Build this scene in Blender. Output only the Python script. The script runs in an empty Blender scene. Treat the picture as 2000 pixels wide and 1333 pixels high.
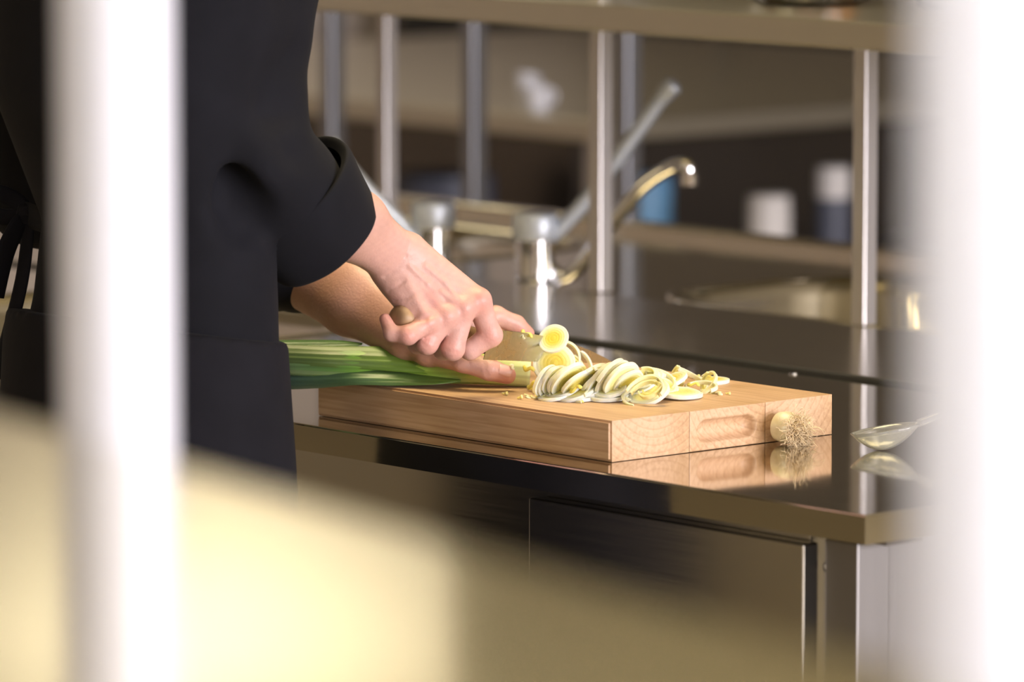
import bpy, bmesh, math, random
import numpy as np
from mathutils import Vector, Matrix

random.seed(7)
SC = bpy.context.scene
COL = SC.collection

# ------------------------------------------------------------------ camera
F = 10652.0                      # focal length in pixels of the 2000 x 1333 frame
CAM = np.array([3.659, -3.665, 1.70])
PITCH = math.atan2(1302.0, F)
AZ = math.radians(41.3)
R_ = np.array([math.sin(AZ), math.cos(AZ), 0.0])
FH = np.array([-math.cos(AZ), math.sin(AZ), 0.0])
FW = FH * math.cos(PITCH) - np.array([0, 0, 1.0]) * math.sin(PITCH)
UP = FH * math.sin(PITCH) + np.array([0, 0, 1.0]) * math.cos(PITCH)

cd = bpy.data.cameras.new('camera')
cam = bpy.data.objects.new('camera', cd)
COL.objects.link(cam)
cd.sensor_width = 36.0
cd.lens = F / 2000.0 * 36.0
m3 = Matrix((Vector(R_), Vector(UP), Vector(-FW))).transposed()
cam.matrix_world = Matrix.Translation(Vector(CAM)) @ m3.to_4x4()
cd.clip_start, cd.clip_end = 0.05, 60
cd.dof.use_dof = True
cd.dof.focus_distance = 5.74
cd.dof.aperture_fstop = 4.2
SC.camera = cam

# ------------------------------------------------------------------ colour management, world, lights
SC.view_settings.view_transform = 'Standard'
SC.view_settings.look = 'None'
SC.view_settings.gamma = 1.0
SC.view_settings.use_curve_mapping = False
SC.view_settings.exposure = 0.0
W = bpy.data.worlds.new('world'); SC.world = W; W.use_nodes = True
W.node_tree.nodes['Background'].inputs[0].default_value = (0.75, 0.85, 1.0, 1)
W.node_tree.nodes['Background'].inputs[1].default_value = 0.6

def area_light(name, loc, direction, sx, sy, power, color):
    d = bpy.data.lights.new(name, 'AREA'); d.shape = 'RECTANGLE'; d.size = sx; d.size_y = sy
    d.energy = power; d.color = color
    o = bpy.data.objects.new(name, d); COL.objects.link(o); o.location = loc
    o.rotation_euler = Vector(direction).to_track_quat('-Z', 'Y').to_euler()
    return o
# daylight entering through the window in the right-hand wall
area_light('window_daylight', (5.9, 0.9, 1.75), (-1, 0, -0.06), 4.2, 1.5, 560, (1.0, 0.94, 0.99))

# ------------------------------------------------------------------ small helpers
def solve(x, y, z=None, Y=None, X=None, d=None):
    """photo pixel + one known coordinate -> point of the place"""
    r = FW + R_ * (x - 1000.0) / F - UP * (y - 666.5) / F
    if z is not None: t = (z - CAM[2]) / r[2]
    elif Y is not None: t = (Y - CAM[1]) / r[1]
    elif X is not None: t = (X - CAM[0]) / r[0]
    else: t = d
    return CAM + r * t
P = solve
def V(p): return Vector((float(p[0]), float(p[1]), float(p[2])))

def tag(o, label=None, cat=None, group=None, kind=None):
    if label: o['label'] = label
    if cat: o['category'] = cat
    if group: o['group'] = group
    if kind: o['kind'] = kind
    return o
def empty(name, loc, label=None, cat=None, group=None):
    o = bpy.data.objects.new(name, None); COL.objects.link(o); o.location = V(loc)
    o.empty_display_size = 0.05
    return tag(o, label, cat, group)
def link(name, me, mat=None, parent=None, loc=None, smooth=False):
    o = bpy.data.objects.new(name, me); COL.objects.link(o)
    if mat is not None:
        if len(me.materials) == 0: me.materials.append(mat)
    if smooth:
        me.polygons.foreach_set('use_smooth', [True] * len(me.polygons))
    if loc is not None: o.location = V(loc)
    if parent is not None:
        o.parent = parent
        if loc is None:                       # geometry given in world coordinates
            o.matrix_parent_inverse = Matrix.Translation(-parent_world(parent))
    return o
def parent_world(p):
    v = Vector((0, 0, 0))
    while p is not None:
        if p.parent is None or True:
            v += p.location + (p.matrix_parent_inverse.translation if p.parent else Vector((0, 0, 0)))
        p = p.parent
    return v
def from_bm(name, bm):
    bmesh.ops.recalc_face_normals(bm, faces=bm.faces)
    me = bpy.data.meshes.new(name); bm.to_mesh(me); bm.free(); return me
def box_bm(lo, hi, bev=0.0, seg=2, bm=None):
    own = bm is None
    b = bmesh.new()
    bmesh.ops.create_cube(b, size=1.0)
    lo, hi = Vector(lo), Vector(hi)
    for v in b.verts:
        v.co = Vector([(lo[i] + hi[i]) / 2 + v.co[i] * (hi[i] - lo[i]) for i in range(3)])
    if bev > 0: bmesh.ops.bevel(b, geom=b.edges[:] , offset=bev, segments=seg, affect='EDGES', profile=0.5)
    if own: return b
    t = bpy.data.meshes.new('t'); b.to_mesh(t); b.free(); bm.from_mesh(t); bpy.data.meshes.remove(t)
    return bm
def box(name, lo, hi, mat, parent=None, bev=0.0, seg=2):
    return link(name, from_bm(name, box_bm(lo, hi, bev, seg)), mat, parent)
def lathe(name, prof, mat, parent=None, loc=(0, 0, 0), n=40, smooth=True, axis=None):
    """prof: list of (r, z)"""
    verts, faces = [], []
    for (r, z) in prof:
        for i in range(n):
            a = 2 * math.pi * i / n
            verts.append((r * math.cos(a), r * math.sin(a), z))
    for k in range(len(prof) - 1):
        for i in range(n):
            j = (i + 1) % n
            faces.append((k * n + i, k * n + j, (k + 1) * n + j, (k + 1) * n + i))
    faces.append(tuple(range(n - 1, -1, -1)))
    faces.append(tuple((len(prof) - 1) * n + i for i in range(n)))
    if axis is not None:
        q = Vector((0, 0, 1)).rotation_difference(Vector(axis))
        verts = [tuple(q @ Vector(v)) for v in verts]
    verts = [(v[0] + loc[0], v[1] + loc[1], v[2] + loc[2]) for v in verts]
    me = bpy.data.meshes.new(name); me.from_pydata(verts, [], faces); me.update()
    o = link(name, me, mat, parent, smooth=smooth)
    if smooth: sharp(me)
    return o
def sharp(me, ang=35):
    try: me.set_sharp_from_angle(angle=math.radians(ang))
    except Exception: pass
def tube_mesh(name, pts, rads, n=16, closed_ends=True, squash=None):
    """tube along pts (list of 3-vectors); rads list of r or (r1, r2)"""
    pts = [Vector(p) for p in pts]
    verts, faces = [], []
    up = Vector((0, 0, 1))
    prev = None
    for k, p in enumerate(pts):
        a = pts[max(k - 1, 0)]; b = pts[min(k + 1, len(pts) - 1)]
        t = (b - a).normalized()
        if prev is None:
            ref = up if abs(t.z) < 0.9 else Vector((1, 0, 0))
            s = t.cross(ref).normalized()
        else:
            s = (prev - t * prev.dot(t)).normalized()
        prev = s
        w = s.cross(t).normalized()
        r = rads[k]; r1, r2 = (r, r) if not isinstance(r, (tuple, list)) else r
        for i in range(n):
            an = 2 * math.pi * i / n
            verts.append(tuple(p + s * (r1 * math.cos(an)) + w * (r2 * math.sin(an))))
    for k in range(len(pts) - 1):
        for i in range(n):
            j = (i + 1) % n
            faces.append((k * n + i, k * n + j, (k + 1) * n + j, (k + 1) * n + i))
    if closed_ends:
        faces.append(tuple(range(n - 1, -1, -1)))
        faces.append(tuple((len(pts) - 1) * n + i for i in range(n)))
    me = bpy.data.meshes.new(name); me.from_pydata(verts, [], faces); me.update()
    bm = bmesh.new(); bm.from_mesh(me); bmesh.ops.recalc_face_normals(bm, faces=bm.faces); bm.to_mesh(me); bm.free()
    return me
def catmull(pts, n=8):
    pts = [np.array(p, float) for p in pts]
    out = []
    q = [2 * pts[0] - pts[1]] + pts + [2 * pts[-1] - pts[-2]]
    for i in range(1, len(q) - 2):
        for k in range(n):
            t = k / n
            out.append(0.5 * ((2 * q[i]) + (-q[i - 1] + q[i + 1]) * t + (2 * q[i - 1] - 5 * q[i] + 4 * q[i + 1] - q[i + 2]) * t * t
                              + (-q[i - 1] + 3 * q[i] - 3 * q[i + 1] + q[i + 2]) * t ** 3))
    out.append(pts[-1])
    return out

# ------------------------------------------------------------------ materials
def mat(name, color=(0.5, 0.5, 0.5), rough=0.5, metal=0.0, **kw):
    m = bpy.data.materials.new(name); m.use_nodes = True
    b = m.node_tree.nodes['Principled BSDF']
    b.inputs['Base Color'].default_value = (*color, 1)
    b.inputs['Roughness'].default_value = rough
    b.inputs['Metallic'].default_value = metal
    for k, v in kw.items():
        b.inputs[k.replace('_', ' ')].default_value = v
    return m
def nodes(m): return m.node_tree.nodes, m.node_tree.links, m.node_tree.nodes['Principled BSDF']
def ramp(N, stops):
    r = N.new('ShaderNodeValToRGB')
    while len(r.color_ramp.elements) < len(stops): r.color_ramp.elements.new(0.5)
    for e, (p, c) in zip(r.color_ramp.elements, stops):
        e.position = p; e.color = (*c, 1) if len(c) == 3 else c
    return r
def noise_color(m, c1, c2, scale=8.0, stretch=(1, 1, 1), detail=4, lo=0.35, hi=0.65, bump=0.0, bdist=0.002, coord='Object'):
    N, L, B = nodes(m)
    tc = N.new('ShaderNodeTexCoord'); mp = N.new('ShaderNodeMapping'); mp.inputs['Scale'].default_value = stretch
    L.new(tc.outputs[coord], mp.inputs['Vector'])
    nz = N.new('ShaderNodeTexNoise'); nz.inputs['Scale'].default_value = scale; nz.inputs['Detail'].default_value = detail
    L.new(mp.outputs[0], nz.inputs['Vector'])
    r = ramp(N, [(lo, c1), (hi, c2)]); L.new(nz.outputs['Fac'], r.inputs[0]); L.new(r.outputs[0], B.inputs['Base Color'])
    if bump:
        bp = N.new('ShaderNodeBump'); bp.inputs['Strength'].default_value = bump; bp.inputs['Distance'].default_value = bdist
        L.new(nz.outputs['Fac'], bp.inputs['Height']); L.new(bp.outputs[0], B.inputs['Normal'])
    return m
def steel(name, color=(0.60, 0.575, 0.52), rough=0.2, stretch=(1, 60, 60), amp=0.06, wave=0.0):
    m = mat(name, color, rough, 1.0)
    N, L, B = nodes(m)
    tc = N.new('ShaderNodeTexCoord'); mp = N.new('ShaderNodeMapping'); mp.inputs['Scale'].default_value = stretch
    L.new(tc.outputs['Object'], mp.inputs['Vector'])
    nz = N.new('ShaderNodeTexNoise'); nz.inputs['Scale'].default_value = 6; nz.inputs['Detail'].default_value = 3
    L.new(mp.outputs[0], nz.inputs['Vector'])
    mr = N.new('ShaderNodeMapRange'); mr.inputs['To Min'].default_value = max(rough - amp, 0.02); mr.inputs['To Max'].default_value = rough + amp
    L.new(nz.outputs['Fac'], mr.inputs['Value']); L.new(mr.outputs[0], B.inputs['Roughness'])
    if wave:
        n2 = N.new('ShaderNodeTexNoise'); n2.inputs['Scale'].default_value = 5; n2.inputs['Detail'].default_value = 1
        L.new(tc.outputs['Object'], n2.inputs['Vector'])
        bp = N.new('ShaderNodeBump'); bp.inputs['Strength'].default_value = wave; bp.inputs['Distance'].default_value = 0.02
        L.new(n2.outputs['Fac'], bp.inputs['Height']); L.new(bp.outputs[0], B.inputs['Normal'])
    return m

M = {}
M['steel_top'] = steel('polished_worktop_steel', (0.60, 0.57, 0.50), 0.07, (1, 50, 50), 0.03, 0.03)
M['steel_ledge'] = steel('brushed_ledge_steel', (0.60, 0.57, 0.52), 0.20, (1, 50, 50), 0.05, 0.06)
M['steel_door'] = steel('brushed_door_steel', (0.56, 0.54, 0.50), 0.22)
M['steel_post'] = steel('post_steel', (0.58, 0.56, 0.56), 0.42, (60, 60, 1))
M['steel_shelf'] = steel('shelf_steel', (0.62, 0.59, 0.50), 0.3)
M['steel_sink'] = steel('sink_steel', (0.68, 0.64, 0.54), 0.11, (1, 50, 50), 0.03)
M['steel_near'] = steel('near_shelf_steel', (0.74, 0.70, 0.60), 0.13, (1, 50, 50), 0.03)
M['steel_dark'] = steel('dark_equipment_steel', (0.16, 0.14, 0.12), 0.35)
M['steel_leg_dimmed'] = steel('dimmed_cabinet_leg_steel', (0.30, 0.29, 0.29), 0.45, (60, 60, 1))  # darker steel: blocked low window light put into the colour
M['steel_rack'] = steel('rack_post_steel', (0.30, 0.31, 0.34), 0.4, (60, 60, 1))
M['chrome'] = mat('chrome', (0.80, 0.80, 0.82), 0.06, 1.0)
M['satin'] = mat('satin_faucet_metal', (0.50, 0.54, 0.60), 0.42, 0.5)
M['white_paint'] = mat('white_gloss_paint', (0.72, 0.73, 0.80), 0.25)
M['black'] = mat('black_shadow_gap_rubber', (0.02, 0.02, 0.02), 0.6)
M['plastic_white'] = mat('white_plastic', (0.75, 0.72, 0.70), 0.4)
M['glass'] = mat('clear_glass', (0.97, 0.99, 0.97), 0.02, 0.0, Transmission_Weight=1.0, IOR=1.45)
M['milky'] = mat('slightly_milky_glass', (0.93, 0.94, 0.90), 0.06, 0.0, Transmission_Weight=0.85, IOR=1.45)

def wood_mat():
    m = mat('beech_wood', (0.6, 0.42, 0.25), 0.48)
    N, L, B = nodes(m)
    tc = N.new('ShaderNodeTexCoord'); oi = N.new('ShaderNodeObjectInfo')
    mp = N.new('ShaderNodeMapping'); mp.inputs['Scale'].default_value = (0.05, 1, 1)
    L.new(tc.outputs['Object'], mp.inputs['Vector'])
    # growth rings about an axis along the board, its centre differing from stave to stave
    off = N.new('ShaderNodeCombineXYZ')
    mul = N.new('ShaderNodeMath'); mul.operation = 'MULTIPLY_ADD'; mul.inputs[1].default_value = 0.16; mul.inputs[2].default_value = -0.08
    L.new(oi.outputs['Random'], mul.inputs[0]); L.new(mul.outputs[0], off.inputs[1]); off.inputs[2].default_value = -0.07
    add = N.new('ShaderNodeVectorMath'); add.operation = 'ADD'
    L.new(mp.outputs[0], add.inputs[0]); L.new(off.outputs[0], add.inputs[1])
    nz0 = N.new('ShaderNodeTexNoise'); nz0.inputs['Scale'].default_value = 6; nz0.inputs['Detail'].default_value = 2
    L.new(mp.outputs[0], nz0.inputs['Vector'])
    ln = N.new('ShaderNodeVectorMath'); ln.operation = 'LENGTH'; L.new(add.outputs[0], ln.inputs[0])
    d1 = N.new('ShaderNodeMath'); d1.operation = 'MULTIPLY_ADD'; d1.inputs[1].default_value = 0.005; L.new(nz0.outputs['Fac'], d1.inputs[0]); L.new(ln.outputs['Value'], d1.inputs[2])
    fr = N.new('ShaderNodeMath'); fr.operation = 'MULTIPLY'; fr.inputs[1].default_value = 120; L.new(d1.outputs[0], fr.inputs[0])
    fc = N.new('ShaderNodeMath'); fc.operation = 'FRACT'; L.new(fr.outputs[0], fc.inputs[0])
    rr = ramp(N, [(0.0, (0.61, 0.43, 0.285)), (0.70, (0.59, 0.41, 0.27)), (0.93, (0.52, 0.345, 0.215)), (1.0, (0.60, 0.42, 0.275))])
    L.new(fc.outputs[0], rr.inputs[0])
    # long streaks and small dark pores
    mp2 = N.new('ShaderNodeMapping'); mp2.inputs['Scale'].default_value = (9, 160, 160); L.new(tc.outputs['Object'], mp2.inputs['Vector'])
    nz = N.new('ShaderNodeTexNoise'); nz.inputs['Scale'].default_value = 1.6; nz.inputs['Detail'].default_value = 5; L.new(mp2.outputs[0], nz.inputs['Vector'])
    r2 = ramp(N, [(0.36, (0.76, 0.70, 0.62)), (0.58, (1.0, 1.0, 1.0))]); L.new(nz.outputs['Fac'], r2.inputs[0])
    mx = N.new('ShaderNodeMix'); mx.data_type = 'RGBA'; mx.blend_type = 'MULTIPLY'; mx.inputs['Factor'].default_value = 0.6
    L.new(rr.outputs[0], mx.inputs['A']); L.new(r2.outputs[0], mx.inputs['B'])
    # broad warm patches
    mp3 = N.new('ShaderNodeMapping'); mp3.inputs['Scale'].default_value = (5, 14, 14); L.new(tc.outputs['Object'], mp3.inputs['Vector'])
    nz3 = N.new('ShaderNodeTexNoise'); nz3.inputs['Scale'].default_value = 1.2; L.new(mp3.outputs[0], nz3.inputs['Vector'])
    r3 = ramp(N, [(0.35, (0.90, 0.82, 0.68)), (0.65, (1.05, 1.0, 0.96))]); L.new(nz3.outputs['Fac'], r3.inputs[0])
    mx2 = N.new('ShaderNodeMix'); mx2.data_type = 'RGBA'; mx2.blend_type = 'MULTIPLY'; mx2.inputs['Factor'].default_value = 1.0
    L.new(mx.outputs['Result'], mx2.inputs['A']); L.new(r3.outputs[0], mx2.inputs['B'])
    L.new(mx2.outputs['Result'], B.inputs['Base Color'])
    bp = N.new('ShaderNodeBump'); bp.inputs['Strength'].default_value = 0.15; bp.inputs['Distance'].default_value = 0.0006
    L.new(nz.outputs['Fac'], bp.inputs['Height']); L.new(bp.outputs[0], B.inputs['Normal'])
    return m
M['wood'] = wood_mat()

def vcol_mat(name, rough=0.45, sss=0.0, sss_r=(0.01, 0.004, 0.002), bump=None, spec=0.5):
    m = mat(name, (0.5, 0.5, 0.5), rough)
    N, L, B = nodes(m)
    a = N.new('ShaderNodeAttribute'); a.attribute_name = 'tint'
    L.new(a.outputs['Color'], B.inputs['Base Color'])
    B.inputs['Specular IOR Level'].default_value = spec
    if sss:
        B.inputs['Subsurface Weight'].default_value = sss
        B.inputs['Subsurface Radius'].default_value = sss_r
        B.inputs['Subsurface Scale'].default_value = 1.0
    if bump:
        tc = N.new('ShaderNodeTexCoord'); nz = N.new('ShaderNodeTexNoise'); nz.inputs['Scale'].default_value = bump[0]; nz.inputs['Detail'].default_value = 4
        L.new(tc.outputs['Object'], nz.inputs['Vector'])
        bp = N.new('ShaderNodeBump'); bp.inputs['Strength'].default_value = bump[1]; bp.inputs['Distance'].default_value = bump[2]
        L.new(nz.outputs['Fac'], bp.inputs['Height']); L.new(bp.outputs[0], B.inputs['Normal'])
    return m
M['skin'] = vcol_mat('skin', 0.42, 0.12, (0.008, 0.003, 0.0015), (380, 0.3, 0.0012), 0.4)
M['leek'] = vcol_mat('leek_flesh', 0.38, 0.10, (0.006, 0.006, 0.002), None, 0.4)
M['leek_cut'] = vcol_mat('cut_leek_flesh', 0.34, 0.6, (0.010, 0.009, 0.003), None, 0.45)

def fabric_mat(name, c1, c2):
    m = mat(name, c1, 0.85)
    noise_color(m, c1, c2, 14, (1, 1, 1), 3, 0.35, 0.65)
    N, L, B = nodes(m)
    tc = N.new('ShaderNodeTexCoord')
    nz = N.new('ShaderNodeTexNoise'); nz.inputs['Scale'].default_value = 900; L.new(tc.outputs['Object'], nz.inputs['Vector'])
    bp = N.new('ShaderNodeBump'); bp.inputs['Strength'].default_value = 0.2; bp.inputs['Distance'].default_value = 0.0006
    L.new(nz.outputs['Fac'], bp.inputs['Height']); L.new(bp.outputs[0], B.inputs['Normal'])
    B.inputs['Sheen Weight'].default_value = 0.015
    B.inputs['Specular IOR Level'].default_value = 0.2
    return m
M['jacket'] = fabric_mat('black_jacket_cotton', (0.0042, 0.0044, 0.0072), (0.0062, 0.0064, 0.0102))
M['apron'] = fabric_mat('black_apron_cotton', (0.0050, 0.0048, 0.0078), (0.0072, 0.0070, 0.0110))

def set_tint(me, cols):
    a = me.color_attributes.new('tint', 'FLOAT_COLOR', 'POINT')
    c = np.ones((len(me.vertices), 4), np.float32); c[:, :3] = cols
    a.data.foreach_set('color', c.ravel())

# ------------------------------------------------------------------ implicit surfaces (smooth unions -> one continuous mesh)
class Field:
    def __init__(s, lo, hi, h):
        s.lo = np.array(lo, np.float32); s.h = h
        n = np.ceil((np.array(hi) - np.array(lo)) / h).astype(int) + 1
        s.n = n
        s.ax = [s.lo[i] + h * np.arange(n[i], dtype=np.float32) for i in range(3)]
        s.f = np.full(n, 0.05, np.float32)
    def sub(s, lo, hi):
        a = np.maximum(np.floor((np.array(lo) - s.lo) / s.h).astype(int), 0)
        b = np.minimum(np.ceil((np.array(hi) - s.lo) / s.h).astype(int) + 1, s.n)
        sl = tuple(slice(int(a[i]), int(max(b[i], a[i]))) for i in range(3))
        g = [s.ax[0][sl[0]][:, None, None], s.ax[1][sl[1]][None, :, None], s.ax[2][sl[2]][None, None, :]]
        return sl, g
    def blend(s, sl, d, k):
        f = s.f[sl]
        if k > 0:
            h = np.maximum(k - np.abs(f - d), 0) / k
            s.f[sl] = np.minimum(f, d) - h * h * k * 0.25
        else:
            s.f[sl] = np.minimum(f, d)
    def cone(s, a, b, r1, r2, k=0.004, bend=None):
        a = np.array(a, np.float32); b = np.array(b, np.float32); m = max(r1, r2) + 0.035
        sl, g = s.sub(np.minimum(a, b) - m, np.maximum(a, b) + m)
        ab = b - a; L2 = max(float(ab @ ab), 1e-9)
        p = [g[i] - a[i] for i in range(3)]
        t = np.clip((p[0] * ab[0] + p[1] * ab[1] + p[2] * ab[2]) / L2, 0, 1)
        d = np.sqrt((p[0] - t * ab[0]) ** 2 + (p[1] - t * ab[1]) ** 2 + (p[2] - t * ab[2]) ** 2) - (r1 + (r2 - r1) * t)
        s.blend(sl, d, k)
    def ell(s, c, ax, r, k=0.008, cut=False):
        """ellipsoid: centre, 3 unit axes, 3 radii"""
        c = np.array(c, np.float32); m = max(r) + 0.035
        sl, g = s.sub(c - m, c + m)
        p = [g[i] - c[i] for i in range(3)]
        q = 0
        for u, rr in zip(ax, r):
            q = q + ((p[0] * u[0] + p[1] * u[1] + p[2] * u[2]) / rr) ** 2
        d = (np.sqrt(q) - 1) * min(r)
        if cut:
            f = s.f[sl]; d = -d; h = np.maximum(k - np.abs(f - d), 0) / k
            s.f[sl] = np.maximum(f, d) + h * h * k * 0.25
        else: s.blend(sl, d, k)
    def crease(s, pts, r, depth, k=0.003):
        """a groove pressed along a polyline"""
        for a, b in zip(pts[:-1], pts[1:]):
            a = np.array(a, np.float32); b = np.array(b, np.float32); m = r * 3 + 0.002
            sl, g = s.sub(np.minimum(a, b) - m, np.maximum(a, b) + m)
            ab = b - a; L2 = max(float(ab @ ab), 1e-9)
            p = [g[i] - a[i] for i in range(3)]
            t = np.clip((p[0] * ab[0] + p[1] * ab[1] + p[2] * ab[2]) / L2, 0, 1)
            d2 = (p[0] - t * ab[0]) ** 2 + (p[1] - t * ab[1]) ** 2 + (p[2] - t * ab[2]) ** 2
            s.f[sl] = np.maximum(s.f[sl], s.f[sl] * 0 + s.f[sl] + depth * np.exp(-d2 / (r * r)))
    def loft(s, zs, cx, cy, ax, ay, k=0.02, power=2.0):
        """upright body of elliptical cross-sections"""
        z = s.ax[2]
        CX, CY, AX, AY = [np.interp(z, zs, q).astype(np.float32)[None, None, :] for q in (cx, cy, ax, ay)]
        X, Y = s.ax[0][:, None, None], s.ax[1][None, :, None]
        q = (np.abs((X - CX) / AX) ** power + np.abs((Y - CY) / AY) ** power) ** (1 / power)
        d = (q - 1) * np.minimum(AX, AY)
        dz = np.maximum(zs[0] - z, z - zs[-1])[None, None, :]
        d = np.maximum(d, dz)
        s.blend((slice(None),) * 3, d.astype(np.float32), k)
    def mesh(s, name):
        f, h = s.f, s.h
        neg = f < 0
        nx, ny, nz = f.shape
        cnt = np.zeros((nx - 1, ny - 1, nz - 1), np.int8)
        for i in (0, 1):
            for j in (0, 1):
                for k in (0, 1):
                    cnt += neg[i:nx - 1 + i, j:ny - 1 + j, k:nz - 1 + k]
        act = (cnt > 0) & (cnt < 8)
        I, J, K = np.nonzero(act)
        idx = np.full(act.shape, -1, np.int64); idx[I, J, K] = np.arange(len(I))
        pos = np.zeros((len(I), 3)); num = np.zeros(len(I))
        for a in range(3):
            o1, o2 = [q for q in range(3) if q != a]
            for u in (0, 1):
                for v in (0, 1):
                    da = [0, 0, 0]; da[o1] = u; da[o2] = v
                    db = list(da); db[a] = 1
                    fa = f[I + da[0], J + da[1], K + da[2]]; fb = f[I + db[0], J + db[1], K + db[2]]
                    cr = (fa < 0) != (fb < 0)
                    t = np.where(cr, fa / np.where(fa == fb, 1, fa - fb), 0)
                    for q in range(3):
                        val = da[q] + (t if q == a else 0)
                        pos[:, q] += np.where(cr, val, 0)
                    num += cr
        pos = pos / num[:, None] + np.stack([I, J, K], 1)
        verts = s.lo + pos * h
        quads = []
        for a in range(3):
            o1, o2 = (a + 1) % 3, (a + 2) % 3
            A = [slice(None)] * 3; Bs = [slice(None)] * 3
            A[a] = slice(0, f.shape[a] - 1); Bs[a] = slice(1, f.shape[a])
            ch = neg[tuple(A)] != neg[tuple(Bs)]
            e = np.stack(np.nonzero(ch), 1)
            ok = (e[:, o1] > 0) & (e[:, o2] > 0) & (e[:, o1] < f.shape[o1] - 1) & (e[:, o2] < f.shape[o2] - 1)
            e = e[ok]
            first = neg[tuple(A)][e[:, 0], e[:, 1], e[:, 2]]
            def at(d1, d2):
                c = e.copy(); c[:, o1] -= d1; c[:, o2] -= d2
                return idx[c[:, 0], c[:, 1], c[:, 2]]
            qd = np.stack([at(1, 1), at(0, 1), at(0, 0), at(1, 0)], 1)
            qd[~first] = qd[~first][:, ::-1]
            quads.append(qd)
        quads = np.concatenate(quads)
        me = bpy.data.meshes.new(name)
        me.vertices.add(len(verts)); me.vertices.foreach_set('co', verts.astype(np.float32).ravel())
        me.loops.add(len(quads) * 4); me.loops.foreach_set('vertex_index', quads.astype(np.int32).ravel())
        me.polygons.add(len(quads)); me.polygons.foreach_set('loop_start', np.arange(len(quads), dtype=np.int32) * 4)
        me.polygons.foreach_set('use_smooth', np.ones(len(quads), bool))
        me.update(calc_edges=True)
        return me
def relax(me, it=2, fac=0.5):
    bm = bmesh.new(); bm.from_mesh(me)
    for _ in range(it):
        bmesh.ops.smooth_vert(bm, verts=bm.verts, factor=fac, use_axis_x=True, use_axis_y=True, use_axis_z=True)
    bm.to_mesh(me); bm.free()

# ================================================================== THE ROOM
def struct(o): o['kind'] = 'structure'; return o
XW0, XW1, YW0, YW1, ZT = -7.1, 6.0, -4.6, 6.05, 3.0
tile = mat('floor_quarry_tile', (0.10, 0.075, 0.055), 0.5); noise_color(tile, (0.24, 0.20, 0.12), (0.32, 0.27, 0.17), 3)
plaster = mat('warm_plaster', (0.62, 0.55, 0.42), 0.8); noise_color(plaster, (0.60, 0.53, 0.40), (0.66, 0.58, 0.45), 2)
backwall = mat('grey_brown_wall', (0.17, 0.145, 0.115), 0.6); noise_color(backwall, (0.15, 0.13, 0.10), (0.19, 0.165, 0.13), 2)
leftwall = mat('beige_wall', (0.62, 0.54, 0.49), 0.7); noise_color(leftwall, (0.60, 0.52, 0.47), (0.64, 0.56, 0.51), 2)
ceil_m = mat('ceiling_cream', (0.50, 0.46, 0.36), 0.8)
darkwall = mat('dark_wall_tile', (0.10, 0.08, 0.065), 0.45); noise_color(darkwall, (0.08, 0.065, 0.055), (0.12, 0.10, 0.08), 2)
struct(box('floor', (XW0, YW0, -0.1), (XW1, YW1, 0.0), tile))
struct(box('ceiling', (XW0, YW0, ZT), (XW1, YW1, ZT + 0.1), ceil_m))
struct(box('wall_left', (XW0 - 0.1, YW0, 0), (XW0, YW1, ZT), leftwall))
struct(box('wall_back', (XW0, YW1, 0), (XW1, YW1 + 0.1, ZT), backwall))
struct(box('wall_front', (XW0, YW0 - 0.1, 0), (XW1, YW0, ZT), plaster))
# right wall with the window opening
wy0, wy1, wz0, wz1 = -1.3, 3.1, 0.95, 2.55
wbm = bmesh.new()
for lo, hi in [((XW1, YW0, 0), (XW1 + 0.1, wy0, ZT)), ((XW1, wy1, 0), (XW1 + 0.1, YW1, ZT)),
               ((XW1, wy0, 0), (XW1 + 0.1, wy1, wz0)), ((XW1, wy0, wz1), (XW1 + 0.1, wy1, ZT))]:
    box_bm(lo, hi, bm=wbm)
struct(link('wall_right', from_bm('wall_right', wbm), plaster))
wfr = empty('window_1', (XW1, (wy0 + wy1) / 2, wz0)); struct(wfr)
for k in range(5):
    y = wy0 + (wy1 - wy0) * k / 4
    box('window_mullion', (XW1 + 0.02, y - 0.03, wz0), (XW1 + 0.08, y + 0.03, wz1), M['white_paint'], wfr)
for z in (wz0, wz1 - 0.05):
    box('window_rail', (XW1 + 0.02, wy0, z), (XW1 + 0.08, wy1, z + 0.05), M['white_paint'], wfr)
for k in range(4):
    y0 = wy0 + (wy1 - wy0) * k / 4 + 0.03
    box('window_pane', (XW1 + 0.045, y0, wz0 + 0.05), (XW1 + 0.055, y0 + (wy1 - wy0) / 4 - 0.06, wz1 - 0.05), M['glass'], wfr)

# ceiling light panels: one over the board, the rest added for their light
WARM = (1.0, 0.81, 0.46)
def ceiling_panel(x, y, sx, sy, radiance, color, label, group='ceiling light panels'):
    t = empty('ceiling_light', (x, y, ZT), label, 'ceiling light', group)
    box('light_frame', (x - sx / 2 - 0.03, y - sy / 2 - 0.03, ZT - 0.05), (x + sx / 2 + 0.03, y + sy / 2 + 0.03, ZT - 0.001), M['white_paint'], t)
    dm = mat('light_diffuser', (0.9, 0.85, 0.7), 0.6)
    N, L, B = nodes(dm); B.inputs['Emission Color'].default_value = (*color, 1)
    B.inputs['Emission Strength'].default_value = radiance
    box('light_diffuser', (x - sx / 2, y - sy / 2, ZT - 0.06), (x + sx / 2, y + sy / 2, ZT - 0.0505), dm, t)
COOL = (0.93, 0.95, 1.0); WARM2 = (1.0, 0.86, 0.56)
ceiling_panel(-0.9, 0.3, 1.2, 0.6, 23, WARM, 'warm ceiling panel above the cutting board island')
ceiling_panel(-4.2, -2.6, 1.2, 0.6, 7, WARM, 'unseen warm panel added behind the cook to light the floor')  # added panel, lights the floor mirrored in the counter edge
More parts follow.
